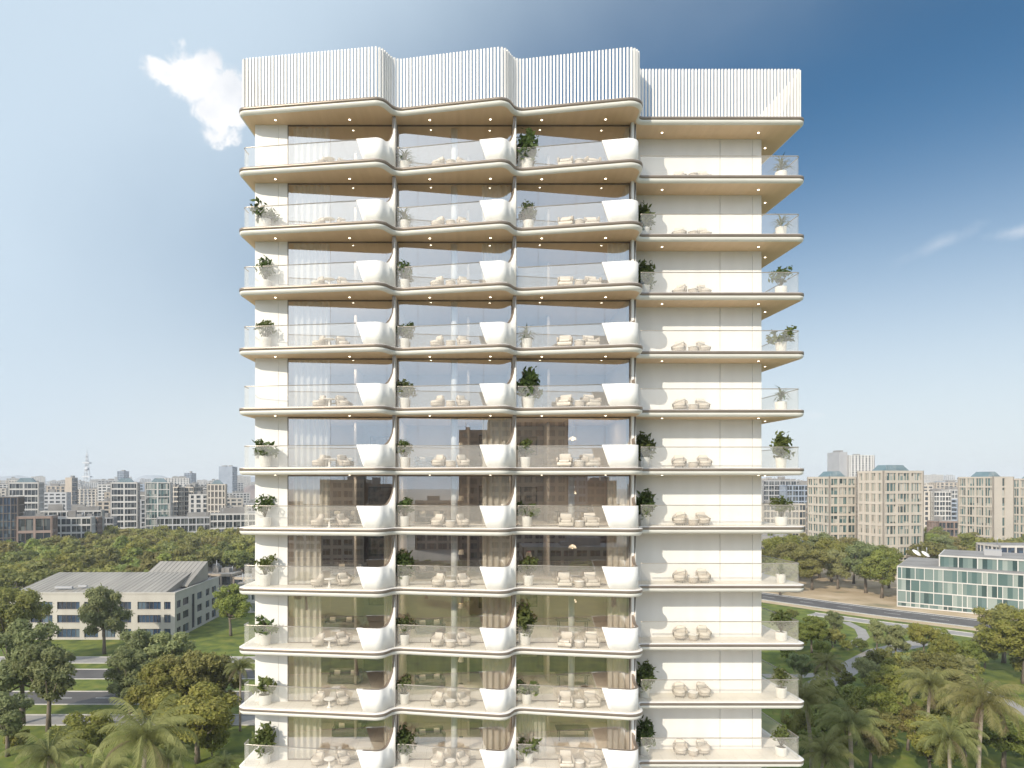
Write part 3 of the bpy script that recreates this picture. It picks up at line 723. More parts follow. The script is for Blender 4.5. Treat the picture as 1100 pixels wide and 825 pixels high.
# curtains hang behind the windows
def curtain_mesh(w, mat, amp=.085, wl=.36):
    m = MB(); n = int(w / .04); r0 = []; r1 = []
    for i in range(n + 1):
        x = w * i / n; y = amp * math.sin(2 * math.pi * x / wl + .6 * math.sin(x * 3.1)); r0.append((x, y * 1.1, .03)); r1.append((x, y, CL - .06))
    for i in range(n): m.face([r0[i], r0[i + 1], r1[i + 1], r1[i]], mat, True)
    me = m.mesh('curtain'); 
    return me
SH = curtain_mesh(2.2, 'sheer'); DR = curtain_mesh(1.7, 'drape'); DN = curtain_mesh(.55, 'drape', .06, .2); WD = curtain_mesh(1.75, 'sheer', .06, .24)
def put_curtain(k, x, me, what, where):
    o = obj('curtain', me, None, (x, 40.52, ztop(k))); tag(o, f'{what} behind the glass, {bal(k - 1)}, {where}', 'curtain', 'curtains behind the tower windows')
for k in range(1, 12):
    put_curtain(k, -10.75, SH if k < 7 else curtain_mesh(2.2, 'drape') if k == 7 else DR, 'pale pleated curtain', 'left curved bay')
    if k >= 8: put_curtain(k, -5.25, DN, 'narrow drawn-back curtain', 'left bay right end')
    if k in (2, 3, 6, 7, 8, 9, 10, 11): put_curtain(k, .72, DR, 'cream pleated curtain', 'middle bay right end')
    if k in (7, 8, 9, 10, 11, 3): put_curtain(k, 8.35 - (0), curtain_mesh(1.2, 'drape') if k != 11 else curtain_mesh(1.2, 'sheer'), 'cream pleated curtain', 'third bay right end')
    if k == 11: put_curtain(k, 2.9, WD, 'white sheer curtain', 'third bay left end')

# furniture seen through the lower windows
def sofa(k, x, y, rz, w, label):
    t = empty('sofa', (x, y, ztop(k) + .003), R(rz))
    m = MB(); m.rbox(-w / 2, w / 2, -.42, .42, .1, .42, .06, 'sofa_fabric'); m.build('seat', t)
    m = MB(); m.rbox(-w / 2, w / 2, .25, .44, .42, .82, .06, 'sofa_fabric'); m.build('backrest', t)
    for s in (-1, 1):
        m = MB(); m.rbox(min(s * w / 2, s * (w / 2 - .16)), max(s * w / 2, s * (w / 2 - .16)), -.42, .24, .42, .62, .05, 'sofa_fabric'); m.build('armrest', t)
    for j in range(2):
        m = MB(); M = Matrix.Translation((-w / 4 + j * w / 2, .14, .6)) @ Matrix.Rotation(R(-20), 4, 'X'); m.rbox(-.2, .2, -.06, .06, -.17, .17, .05, 'lamp_shade', M); m.build('pillow', t)
    tag(t, label, 'sofa')
def floor_lamp(k, x, y, label, glow='lamp_glow'):
    t = empty('floor_lamp', (x, y, ztop(k) + .003))
    m = MB(); m.lathe([(.15, 0), (.15, .02), (.015, .03), (.012, 1.5)], 'dark_frame', 14); m.build('stand', t)
    m = MB(); m.lathe([(.2, 1.45), (.14, 1.75)], 'lamp_shade', 18, cap0=False, cap1=False); m.build('lamp_shade', t)
    m = MB(); m.lathe([(.01, 1.5), (.07, 1.56), (.01, 1.64)], glow, 12); m.build('bulb', t); tag(t, label, 'lamp')
def picture(k, x, w, label, z=1.2, h=1.1, y=46.56):
    t = empty('wall_picture', (x, y, ztop(k) + z))
    m = MB(); m.box(-w / 2, w / 2, -.03, .0, 0, h, 'picture_paint'); m.build('canvas', t)
    m = MB()
    for a, b, c, d in ((-w / 2 - .04, w / 2 + .04, -.04, 0), (-w / 2 - .04, w / 2 + .04, h, h + .04), (-w / 2 - .04, -w / 2, 0, h), (w / 2, w / 2 + .04, 0, h)): m.box(a, b, -.05, .0, c, d, 'dark_frame')
    m.build('frame', t); tag(t, label, 'picture')
def pendant(k, x, y, label):
    t = empty('pendant_lamp', (x, y, ztop(k) + 1.9))
    m = MB(); m.tube([(0, 0, .2), (0, 0, CL - 1.9)], .012, 'dark_frame', 5); m.build('cord', t)
    m = MB(); m.lathe([(.28, 0), (.2, .16), (.03, .24)], 'lamp_shade', 18, cap0=False); m.build('lamp_shade', t)
    m = MB(); m.lathe([(.01, -.04), (.09, .03), (.01, .1)], 'lamp_glow', 12); m.build('bulb', t); tag(t, label, 'pendant lamp')
def dining(k, x, y, label):
    t = empty('dining_table', (x, y, ztop(k) + .003))
    m = MB(); m.rbox(-1.1, 1.1, -.5, .5, .72, .77, .04, 'dark_frame'); m.build('table_top', t)
    for sx in (-.9, .9):
        for sy in (-.38, .38): m = MB(); m.box(sx - .03, sx + .03, sy - .03, sy + .03, 0, .72, 'dark_frame'); m.build('leg', t)
    tag(t, label, 'dining table')
for k in (6, 7, 8, 9, 10, 11):
    w = bal(k - 1)
    sofa(k, -8.6 + .3 * (k % 3), 44.2, 0, 2.2, f'grey-brown sofa inside the room, {w}, left curved bay')
    sofa(k, -2.6, 43.2, 15, 1.9, f'grey-brown sofa inside the room, {w}, middle curved bay')
    dining(k, 6.7, 43.6, f'dark dining table inside the room, {w}, third curved bay')
    pendant(k, 6.7, 43.6, f'lit pendant lamp over the dining table, {w}, third curved bay')
    picture(k, -6.2, 1.5 + .2 * (k % 2), f'framed picture on the back wall, {w}, left curved bay')
    picture(k, 1.1, .9, f'narrow framed picture on the back wall, {w}, middle curved bay', 1.0, 1.4)
    floor_lamp(k, -.6, 43.9, f'lit floor lamp beside the column, {w}, middle curved bay')
    if k != 8: picture(k, 4.1, 1.1, f'framed picture left of the dining table, {w}, third bay', 1.1, 1.2)
floor_lamp(8, 3.75, 42.6, 'pink glowing floor lamp in dark panelled room, eighth balcony, third curved bay', 'pink_glow')

# ------------------------------------------------------------------ ground and roads
def sheet(name, pts, z, mat, kind='structure'):
    m = MB(); m.face([(x, y, z) for x, y in pts], mat); o = m.build(name); tag(o, kind=kind); return o
m = MB(); n = 48; RG = 4600
for i in range(n):
    a, b = 2 * math.pi * i / n, 2 * math.pi * (i + 1) / n
    m.face([(0, 0, 0), (RG * math.cos(a), RG * math.sin(a), 0), (RG * math.cos(b), RG * math.sin(b), 0)], 'city_ground')
tag(m.build('ground'), kind='structure')
sheet('lawn', [(-170, -170), (170, -170), (190, 128), (100, 205), (60, 232), (-60, 190), (-170, 190)], .004, 'lawn')
def GR(u, v): Y = CH * F / (v - HV); return (gx(u, Y), Y)
def strip(name, pts, w, z, mat, kerb=False, wz=.0):
    P = [Vector(p) for p in pts]; m = MB(); L = []; Rr = []
    for i, p in enumerate(P):
        t = (P[min(i + 1, len(P) - 1)] - P[max(i - 1, 0)]).normalized(); n = Vector((-t.y, t.x)); L.append(p + n * w / 2); Rr.append(p - n * w / 2)
    for i in range(len(P) - 1): m.face([(Rr[i].x, Rr[i].y, z), (Rr[i + 1].x, Rr[i + 1].y, z), (L[i + 1].x, L[i + 1].y, z), (L[i].x, L[i].y, z)], mat)
    tag(m.build(name), kind='structure')
    if kerb:
        m = MB()
        for S_, s in ((L, 1), (Rr, -1)):
            for i in range(len(P) - 1):
                a, b = S_[i], S_[i + 1]; d = (b - a).normalized(); n = Vector((-d.y, d.x)) * s * .22
                q = [(a.x, a.y), (b.x, b.y), (b.x + n.x, b.y + n.y), (a.x + n.x, a.y + n.y)]
                if s < 0: q = q[::-1]
                m.face([(x, y, .13) for x, y in q], 'kerb_stone')
                for (x0, y0), (x1, y1) in zip(q, q[1:] + q[:1]): m.face([(x0, y0, 0), (x1, y1, 0), (x1, y1, .13), (x0, y0, .13)], 'kerb_stone')
        tag(m.build('kerb'), kind='structure')
    return P
def dashes(pts, z, L=3.0, gap=4.0, w=.18):
    m = MB(); P = [Vector(p) for p in pts]
    for a, b in zip(P, P[1:]):
        d = (b - a).normalized(); n = Vector((-d.y, d.x)) * w / 2; s = 0
        while s + L < (b - a).length:
            p, q = a + d * s, a + d * (s + L); m.face([(p.x - n.x, p.y - n.y, z), (q.x - n.x, q.y - n.y, z), (q.x + n.x, q.y + n.y, z), (p.x + n.x, p.y + n.y, z)], 'road_paint'); s += L + gap
    tag(m.build('road_marking'), kind='structure')
def line(pts, z, w=.2): strip('road_marking', pts, w, z, 'road_paint')
strip('path', [(-150, 101.5), (-30, 101.5), (-8, 99)], 4.2, .012, 'pavers', True)
strip('road', [(-170, 112), (-20, 112)], 6.6, .010, 'asphalt', True); dashes([(-168, 112), (-22, 112)], .016)
strip('road', [(-170, 126), (-25, 126)], 6.2, .010, 'asphalt', True)
strip('path', [(-170, 136), (-25, 136)], 4.6, .012, 'pavers', True)
ra = [GR(820, 640.5), GR(860, 646), GR(900, 651.5), GR(950, 658), GR(1000, 664), GR(1055, 670.5), GR(1130, 678)]
a0 = Vector(ra[0]); d0 = (Vector(ra[0]) - Vector(ra[1])).normalized(); a1 = Vector(ra[-1]); d1 = (Vector(ra[-1]) - Vector(ra[-2])).normalized()
ra = [tuple(a0 + d0 * 160)] + ra + [tuple(a1 + d1 * 120)]
strip('road', ra, 13.5, .014, 'asphalt', True)
def off(P, d):
    P = [Vector(p) for p in P]; out = []
    for i, p in enumerate(P):
        t = (P[min(i + 1, len(P) - 1)] - P[max(i - 1, 0)]).normalized(); out.append(tuple(p + Vector((-t.y, t.x)) * d))
    return out
line(off(ra, 4.9), .020, .45); line(off(ra, -5.6), .020, .3); dashes(off(ra, -.3), .020, 4, 6, .2)
sheet('dry_ground', off(ra, 7.0)[1:-1] + [(330, 330), (250, 420), (60, 420), (20, 330)], .008, 'dry_ground')
sheet('sand_verge', off(ra, -7.2)[1:-1] + list(reversed(off(ra, -11)[1:-1])), .009, 'dry_ground')
strip('path', off(ra, -17.5)[3:-1], 5.0, .013, 'pavers', True)
strip('path', [GR(908, 668), GR(924, 676), GR(928, 684), GR(915, 694)], 2.4, .013, 'pavers')
strip('path', [GR(820, 752), GR(870, 742), GR(915, 716), GR(945, 700), GR(990, 690)], 4.6, .014, 'pavers')
strip('path', [GR(1060, 742), GR(1100, 765), GR(1150, 792)], 2.6, .014, 'pavers')
strip('path', [GR(820, 726), GR(860, 726), GR(890, 724)], 2.4, .015, 'pavers')
noisy('bounce_stone', (.54, .51, .46), (.64, .60, .55), .3, .8)
sheet('bounce_plaza', [(-60, 64), (50, 64), (60, -14), (-60, -14)], .02, 'bounce_stone')  # unseen paving, widened and paled to bounce light onto the soffits

# ------------------------------------------------------------------ buildings
def facade_box(w, d, h, nx, ny, nf, frame, glass, pier=.55, band=.9, rec=.45, split=2, mull=.12, solid=(), seed=1, pier2=None, split2=None):
    """real recessed window bays: glass core behind piers and floor bands. origin at the front-left corner"""
    rng = random.Random(seed)
    g = MB(); g.box(rec, w - rec, rec, d - rec, 0, h - .4, glass)
    f = MB(); fh = h / nf
    for i in range(nf + 1):
        z = i * fh; z0 = max(0, z - band * .6); z1 = min(h, z + band * .4)
        if i == nf: z0, z1 = h - band * .9, h
        f.box(0, w, 0, d, z0, z1, frame)
    def side(L, n, fn, pier=pier, split=split):
        bw = L / n
        for i in range(n + 1):
            c = i * bw; a, b = max(-.03, c - pier / 2), min(L + .03, c + pier / 2)
            if i == 0: a, b = -.03, pier
            if i == n: a, b = L - pier, L + .03
            fn(a, b, -.03, rec + .1, 0, h + .02)
            if i < n and split > 1:
                for j in range(1, split):
                    x = c + bw * j / split; fn(x - mull / 2, x + mull / 2, .08, rec + .05, 0, h - .3)
    if 'front' not in solid: side(w, nx, lambda a, b, y0, y1, z0, z1: f.box(a, b, y0, y1, z0, z1, frame))
    else: f.box(0, w, -.02, rec + .1, 0, h + .01, frame)
    if 'back' not in solid: side(w, nx, lambda a, b, y0, y1, z0, z1: f.box(a, b, d - y1, d - y0, z0, z1 + .01, frame))
    if 'left' not in solid: side(d, ny, lambda a, b, y0, y1, z0, z1: f.box(y0, y1, a, b, z0, z1 + .03, frame), pier2 or pier, split2 or split)
    else: f.box(-.02, rec + .1, 0, d, 0, h + .015, frame)
    if 'right' not in solid: side(d, ny, lambda a, b, y0, y1, z0, z1: f.box(w - y1, w - y0, a, b, z0, z1 + .03, frame))
    else: f.box(w - rec - .1, w + .02, 0, d, 0, h + .015, frame)
    return f, g
def roof_bits(m, w, d, h, seed, mat='flat_roof'):
    rng = random.Random(seed)
    m.box(.3, w - .3, .3, d - .3, h - .3, h + .05, 'flat_roof')
    for _ in range(rng.randint(1, 3)):
        bw, bd, bh = rng.uniform(.12, .35) * w, rng.uniform(.2, .4) * d, rng.uniform(1.2, 3.5); x = rng.uniform(.1, .6) * w; y = rng.uniform(.1, .5) * d
        m.box(x, x + bw, y, y + bd, h, h + bh, mat)
    for _ in range(rng.randint(1, 3)):
        x, y = rng.uniform(.1, .9) * w, rng.uniform(.1, .6) * d; m.tube([(x, y, h), (x, y, h + rng.uniform(2, 5))], .12, 'steel', 4)
def place(name, u0, Y, rot, w, d, h, nx, ny, nf, frame, glass, label, cat='building', group=None, X=None, one=False, roofmat='flat_roof', roof='flat', **kw):
    f, g = facade_box(w, d, h, nx, ny, nf, frame, glass, **kw)
    x = gx(u0, Y) if X is None else X
    rf = MB(); roof_bits(rf, w, d, h, int(abs(x) * 7 + Y), roofmat)
    if roof == 'monitor':
        a, b, c, e = w * .2, w * .82, d * .25, d * .75; hh = 2.6
        M = [(a, c, h), (b, c, h), (b, e, h), (a, e, h)]; T = [(a + 2.2, c + 1.2, h + hh), (b - 2.2, c + 1.2, h + hh), (b - 2.2, e - 1.2, h + hh), (a + 2.2, e - 1.2, h + hh)]
        rf = MB(); rf.box(.3, w - .3, .3, d - .3, h - .3, h + .05, 'flat_roof'); rf.loft([M, T], 'teal_roof', False, True, smooth=False)
        for i in range(1, 12): xx = a + (b - a) * i / 12; rf.tube([(xx, c - .03, h + .1), (xx + (1.1 if i < 6 else -1.1), c + 1.15, h + hh)], .05, 'steel', 4)
    if one:
        for s_ in (g, rf):
            i = len(f.v); f.v += s_.v
            for fc, mi in zip(s_.f, s_.m): f.f.append(tuple(i + q for q in fc)); f.m.append(f.mi(s_.mats[mi]))
        o = f.build(name); o.location = (x, Y, 0); o.rotation_euler = (0, 0, rot); tag(o, label, cat, group); return o
    t = empty(name, (x, Y, 0), rot); tag(t, label, cat, group)
    f.build('facade_frame', t); g.build('window', t); rf.build('roof', t); return t
# right side beige grid towers
place('apartment_block', 949, 286, R(14), 21.5, 14, gz(505.5, 286), 3, 4, 9, 'beige_render', 'glass_teal', 'tallest beige grid apartment block right of the tower with blue glass roof lantern', roof='monitor', split=4, pier=1.1, band=1.15)
place('apartment_block', 891, 308, R(6), 13.5, 17, gz(512, 308), 3, 4, 9, 'beige_render', 'glass_teal', 'beige grid apartment block just right of the tower with green roof lantern', roof='monitor', split=2, pier=.8, band=1.1)
place('apartment_block', 1067, 330, R(9), 12.0, 20, gz(512, 330), 1, 4, 8, 'beige_render', 'glass_teal', 'beige block at right with blank side, one slit column and blue roof lantern', roof='monitor', split=1, pier=5.2, pier2=.9, split2=3, band=.9)
place('apartment_block', 1110, 352, R(6), 26, 16, gz(514, 352), 6, 4, 8, 'beige_render', 'glass_teal', 'beige apartment block cut off by the right edge with teal roof', roof='monitor', split=2, pier=.8)
# far grey-white slab with fins
place('office_tower', 911, 900, 0, 36, 24, gz(489, 900), 8, 4, 24, 'pale_render', 'glass_dark', 'distant white tower with vertical fins and grey side block', split=1, pier=2.4, band=.8)
place('office_tower', 901.5, 902, 0, 11, 30, gz(485.5, 902), 1, 1, 4, 'grey_render', 'glass_dark', 'blank grey slab tower at the left end of the finned tower', solid=('front', 'left', 'right'), split=1)
# teal glass pavilion on the right
gA = GR(963.5, 651.5); ang = math.atan2(-12, 14.8)
t = empty('glass_office', (gA[0], gA[1], 0), ang); tag(t, 'long low office with teal glass curtain wall and white mullions beside the road', 'office building')
w_, d_, h_ = 74, 30, 12
g = MB(); g.box(.15, w_ - .15, .15, d_ - .15, 0, h_ - .3, 'glass_office'); g.build('window', t)
fr = MB(); rng = random.Random(5)
for z in (0.05, 1.3, 4.7, 8.1, 11.6):
    fr.box(0, w_, 0, d_, z, z + .30, 'pale_render')
levels = [(.35, 1.3), (1.6, 4.7), (5.0, 8.1), (8.4, 11.6)]
for (z0, z1) in levels:
    for fc in ('f', 'l'):
        s = 0; Lm = w_ if fc == 'f' else d_
        while s < Lm:
            if fc == 'f': fr.box(s, s + .16, -.03, .2, z0 - .1, z1 + .1, 'pale_render')
            else: fr.box(-.03, .2, s, s + .16, z0 - .1, z1 + .1, 'pale_render')
            s += rng.choice([1.1, 2.2, 2.2, 3.3, 3.3])
fr.build('facade_frame', t)
g = MB(); g.box(10, w_ - 6, 5, d_ - 4, h_ + .1, h_ + 3.0, 'glass_office'); pg = g.build('penthouse', t)
fr = MB(); fr.box(9.7, w_ - 5.7, 4.7, d_ - 3.7, h_ + 3.0, h_ + 3.4, 'pale_render'); fr.box(10, w_ - 6, 5, d_ - 4, h_ + 3.39, h_ + 3.45, 'flat_roof')
for i in range(14): fr.box(9.8 + i * 4.4, 10.05 + i * 4.4, 4.75, 5.1, h_ + .1, h_ + 3.05, 'pale_render')
for i in range(6): fr.box(9.75, 10.1, 5 + i * 4.2, 5.25 + i * 4.2, h_ + .1, h_ + 3.02, 'pale_render')
fr.build('penthouse_frame', pg)
rf = MB(); rf.box(.3, w_ - .3, .3, d_ - .3, h_ - .1, h_ + .08, 'flat_roof'); rf.box(20, 24, 12, 16, h_ + 3.4, h_ + 5, 'grey_render'); rf.box(36, 44, 14, 17, h_ + 3.4, h_ + 4.6, 'pale_render'); rf.box(50, 52, 10, 14, h_ + 3.4, h_ + 5.4, 'grey_render'); rf.build('roof', t)
def dish(u, v, Y, r, label):
    z = gz(v, Y); t = empty('satellite_dish', (gx(u, Y), Y, h_ + 3.4)); H = z - h_ - 3.4
    m = MB(); M = Matrix.Translation((0, 0, H)) @ Matrix.Rotation(R(35), 4, 'X') @ Matrix.Rotation(R(20), 4, 'Y')
    m.loft([[tuple(M @ Vector((q * math.cos(2 * math.pi * j / 20), q * math.sin(2 * math.pi * j / 20), -.35 * q * q / r))) for j in range(20)] for q in (.05, r * .4, r * .75, r)], 'rim_white', True, False)
    m.build('dish', t); m = MB(); m.tube([(0, 0, 0), (0, 0, H)], .1, 'steel', 6); m.build('mast', t); tag(t, label, 'satellite dish')
dish(986, 592.5, 218, 1.5, 'left white satellite dish on the glass office roof'); dish(995.5, 594, 217, 1.4, 'right white satellite dish on the glass office roof')

# low three-storey building on the left
LB = empty('office_building', (-106.5, 154, 0)); tag(LB, 'low three-storey pale building with sloping metal roof beyond the roads on the left', 'office building')
W, D, H3 = 38.2, 27.0, 10.6
w = MB()
def wall_with_holes(m, L, H, holes, put, mat, th=.35):
    xs = sorted({0, L} | {a for h in holes for a in h[:2]}); zs = sorted({0, H} | {a for h in holes for a in h[2:]})
    for x0, x1 in zip(xs, xs[1:]):
        for z0, z1 in zip(zs, zs[1:]):
            if any(h[0] <= x0 and x1 <= h[1] and h[2] <= z0 and z1 <= h[3] for h in holes): continue
            put(m, x0, x1, 0, th, z0, z1, mat)
rows3 = [(.5, 2.5), (3.9, 5.7), (7.0, 8.75)]
def U(z): return (z / 3.667 - 10) * 154 / F * .999 + 0
fx = [(U(150), U(205)), (U(223), U(312)), (U(330), U(385)), (U(400), U(452)), (U(470), U(515)), (U(540), U(632)), (U(645), U(676))]
fx = [(1.2, 3.6), (4.8, 7.2)] + [(max(.5, a), min(b, W - 1.0)) for a, b in fx if b - a > 1]
holesF = [(a, b, z0, z1) for a, b in fx for z0, z1 in rows3]
wall_with_holes(w, W, H3, holesF, lambda m, a, b, c, d, e, f_, mt: m.box(a, b, c, d, e, f_, mt), 'low_render')
sx_ = [(1.0, 3.2), (4.3, 7.6), (9.4, 11.2), (12.6, 15.6), (18.0, 20.5), (22, 25)]
holesR = [(a, b, z0 + .0, z1) for a, b in sx_ if (a, b) != (9.4, 11.2) for z0, z1 in rows3] + [(9.4, 11.2, .5, 8.9)]
wall_with_holes(w, D, H3 - .01, holesR, lambda m, a, b, c, d, e, f_, mt: m.box(W - d, W - c + .01, a + .35 if a == 0 else a, b, e, f_, mt), 'low_render')
wall_with_holes(w, D, H3 - .01, [(3, 6, 1, 3), (3, 6, 4.5, 6.5)], lambda m, a, b, c, d, e, f_, mt: m.box(c, d, a + .35 if a == 0 else a, b, e, f_, mt), 'low_render')
w.box(.35, W - .36, D - .35, D - .01, 0, H3 - .02, 'low_render')
w.box(-.12, W + .12, -.12, 0.2, H3, H3 + .35, 'low_render'); w.box(W - .2, W + .12, .21, D, H3 - .005, H3 + .34, 'low_render')
w.build('wall', LB)
for a, b, z0, z1 in holesF:
    m = MB(); m.face([(a, .28, z0), (b, .28, z0), (b, .28, z1), (a, .28, z1)], 'glass_blue'); wd = m.build('window', LB)
    m = MB(); n = max(1, round((b - a) / .95)); m.box(a, b, .2, .3, z1 - .07, z1, 'frame_metal'); m.box(a, b, .2, .3, z0, z0 + .07, 'frame_metal')
    for i in range(n + 1): x = a + (b - a) * i / n; m.box(max(a, x - .03), min(b, x + .03), .201, .299, z0 + .07, z1 - .07, 'frame_metal')
    m.box(a - .05, b + .05, -.06, .2, z0 - .08, z0 - .003, 'kerb_stone')
    m.build('frame', wd)
for a, b, z0, z1 in holesR:
    m = MB(); m.face([(W - .26, a, z0), (W - .26, b, z0), (W - .26, b, z1), (W - .26, a, z1)], 'glass_blue'); wd = m.build('window', LB)
    m = MB(); n = max(1, round((b - a) / 1.1))
    m.box(W - .279, W - .201, a, b, z1 - .08, z1, 'frame_metal'); m.box(W - .279, W - .201, a, b, z0, z0 + .08, 'frame_metal')
    for i in range(n + 1): y = a + (b - a) * i / n; m.box(W - .28, W - .2, max(a, y - .04), min(b, y + .04), z0, z1, 'frame_metal')
    m.build('frame', wd)
m = MB(); m.box(.36, W - .37, .36, D - .36, H3 - .5, H3 - .1, 'flat_roof')
def shed(m, x0, x1, y0, y1, za, zb, lean):
    P = [(x0, y0, za), (x1, y0, za), (x1 - lean * .2, y1, zb), (x0 + lean, y1, zb)]
    m.face(P, 'metal_roof'); m.face([P[1], (x1, y0, za - .3), (x1 - lean * .2, y1, za - .3), P[2]], 'metal_roof'); m.face([P[2], (x1 - lean * .2, y1, za - .3), (x0 + lean, y1, za - .3), P[3]], 'metal_roof')
    m.face([P[3], (x0 + lean, y1, za - .3), (x0, y0, za - .3), P[0]], 'metal_roof'); m.face([P[0], (x0, y0, za - .3), (x1, y0, za - .3), P[1]], 'metal_roof')
    n = int((x1 - x0) / 1.2)
    for i in range(n + 1):
        t_ = i / n; a = (x0 + (x1 - x0) * t_, y0, za + .03); b = (x0 + lean + (x1 - lean * 1.2 - x0) * t_, y1, zb + .03); m.tube([a, b], .05, 'metal_roof', 4)
shed(m, .4, W - 2.5, .6, 16, H3 + .2, H3 + 2.9, 1.2)
shed(m, 24.0, W - .9, 9.0, 22, H3 + .5, H3 + 5.0, 0.6)
m.build('roof', LB)
m = MB(); m.box(9, 13, 2.2, 2.9, H3 + .9, H3 + 1.3, 'grey_render'); m.box(14, 16, 3, 3.6, H3 + 1.1, H3 + 1.5, 'grey_render'); m.build('roof_unit', LB)
# small white service buildings behind it
place('pavilion', 246, 186, 0, 9, 8, 6.5, 3, 2, 2, 'pale_render', 'glass_teal', 'small white pavilion with teal ground floor beside the tower', split=1)
place('pavilion', 250, 222, R(-10), 16, 9, 5, 4, 2, 1, 'tan_render', 'glass_dark', 'low tan terrace building behind the white pavilion', split=1)
place('pavilion', 214, 236, R(-6), 12, 9, 4.2, 3, 2, 1, 'tan_render', 'glass_dark', 'low tan house at the edge of the wood', split=1)
place('pavilion', 812, 262, R(-8), 16, 14, gz(585, 262), 3, 2, 3, 'pale_render', 'glass_blue', 'white modern villa with ribbon windows behind the tower corner', split=2)
place('pavilion', 790, 285, R(-8), 29, 14, gz(578, 285), 4, 2, 3, 'pale_render', 'glass_blue', 'long white modern villa behind the smaller one', split=2)
place('pavilion', 1074, 262, R(-5), 30, 14, gz(586, 262), 5, 3, 2, 'pale_render', 'glass_blue', 'low white building with ribbon windows by the right edge', split=2)
# dark buildings at far left
place('office_tower', -30, 300, R(24), 17.5, 14, gz(534, 300), 6, 5, 8, 'frame_metal', 'glass_blue', 'dark blue glass block cut off by the left edge', split=2, pier=.3, band=.4)
place('office_building', 17, 305, R(22), 14.5, 12, gz(555, 305), 2, 2, 3, 'brick_render', 'glass_dark', 'brown brick block with deep openings near the left edge', split=2, pier=.9, band=1.2)
place('apartment_block', 8.5, 400, R(22), 16.0, 14, gz(518, 400), 2, 4, 9, 'pale_render', 'glass_dark', 'white grid apartment block with dark side at far left', roof='monitor', split=4, pier=.8, band=1.0)
place('apartment_block', 118.5, 420, R(20), 15.5, 13, gz(518, 420), 2, 4, 9, 'pale_render', 'glass_dark', 'white grid apartment block above the wood, left of the teal one', roof='monitor', split=4, pier=.8, band=1.0)
place('apartment_block', 155.5, 425, R(18), 15.0, 13, gz(518, 425), 2, 4, 8, 'pale_render', 'glass_teal', 'apartment block with teal glass front above the wood', roof='monitor', split=4, pier=.7, band=.5)
place('apartment_block', 181, 520, 0, 8, 20, gz(523, 520), 2, 4, 9, 'beige_render', 'glass_dark', 'narrow beige block right of the teal one', split=2)
place('apartment_block', 193, 530, R(2), 11, 20, gz(523, 530), 3, 4, 9, 'beige_render', 'glass_dark', 'beige block with close windows, second right of the teal one', split=2)
place('apartment_block', 222, 440, R(16), 12, 12, gz(520, 440), 5, 4, 8, 'beige_render', 'glass_dark', 'beige grid block left of the tower with five window columns', roof='monitor', split=2, pier=.9)
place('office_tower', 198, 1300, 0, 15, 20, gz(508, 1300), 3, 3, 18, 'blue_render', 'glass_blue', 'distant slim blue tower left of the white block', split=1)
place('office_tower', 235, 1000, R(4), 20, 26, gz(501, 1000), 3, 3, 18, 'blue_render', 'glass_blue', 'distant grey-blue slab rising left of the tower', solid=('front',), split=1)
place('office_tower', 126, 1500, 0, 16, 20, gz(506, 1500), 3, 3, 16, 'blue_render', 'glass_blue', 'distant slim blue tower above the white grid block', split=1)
place('office_tower', 70, 800, 0, 8, 12, gz(513, 800), 1, 1, 8, 'tan_render', 'glass_dark', 'tan shaft with a flat cap in the left skyline', split=1, solid=('front',))
for i, (u, Y, w0, v, fm, lb) in enumerate([(42, 360, 30, 549, 'pale_render', 'long low pale hall above the wood'), (98, 395, 12, 556, 'grey_render', 'low grey hall between the white blocks'),
        (168, 375, 50, 556, 'grey_render', 'long low grey block in front of the beige ones'), (54, 330, 18, 556, 'pale_render', 'low pale block with wide windows behind the brown one'),
        (225, 360, 32, 552, 'pale_render', 'low pale terrace left of the tower'), (75, 345, 13, 556, 'brick_render', 'low brown block with glass front above the wood'),
        (820, 520, 30, 516, 'grey_render', 'grey office slab behind the tower corner'), (845, 480, 22, 521, 'blue_render', 'blue-grey office slab with long window bands'), (820, 380, 24, 541, 'beige_render', 'low beige block behind the tower corner'),
        (1003, 520, 14, 528, 'pale_render', 'pale stepped block between the beige towers'), (1015, 600, 18, 526, 'pale_render', 'white hall between the beige towers'), (1008, 400, 14, 560, 'brick_render', 'low brick house between the beige towers')]):
    place('office_building', u, Y, R(random.uniform(-3, 3) + (20 if u < 500 else 0)), w0, 11, gz(v, Y), max(3, int(w0 / 4)), 4, max(2, int(gz(v, Y) / 3.6)), fm, 'glass_dark', lb, split=2)

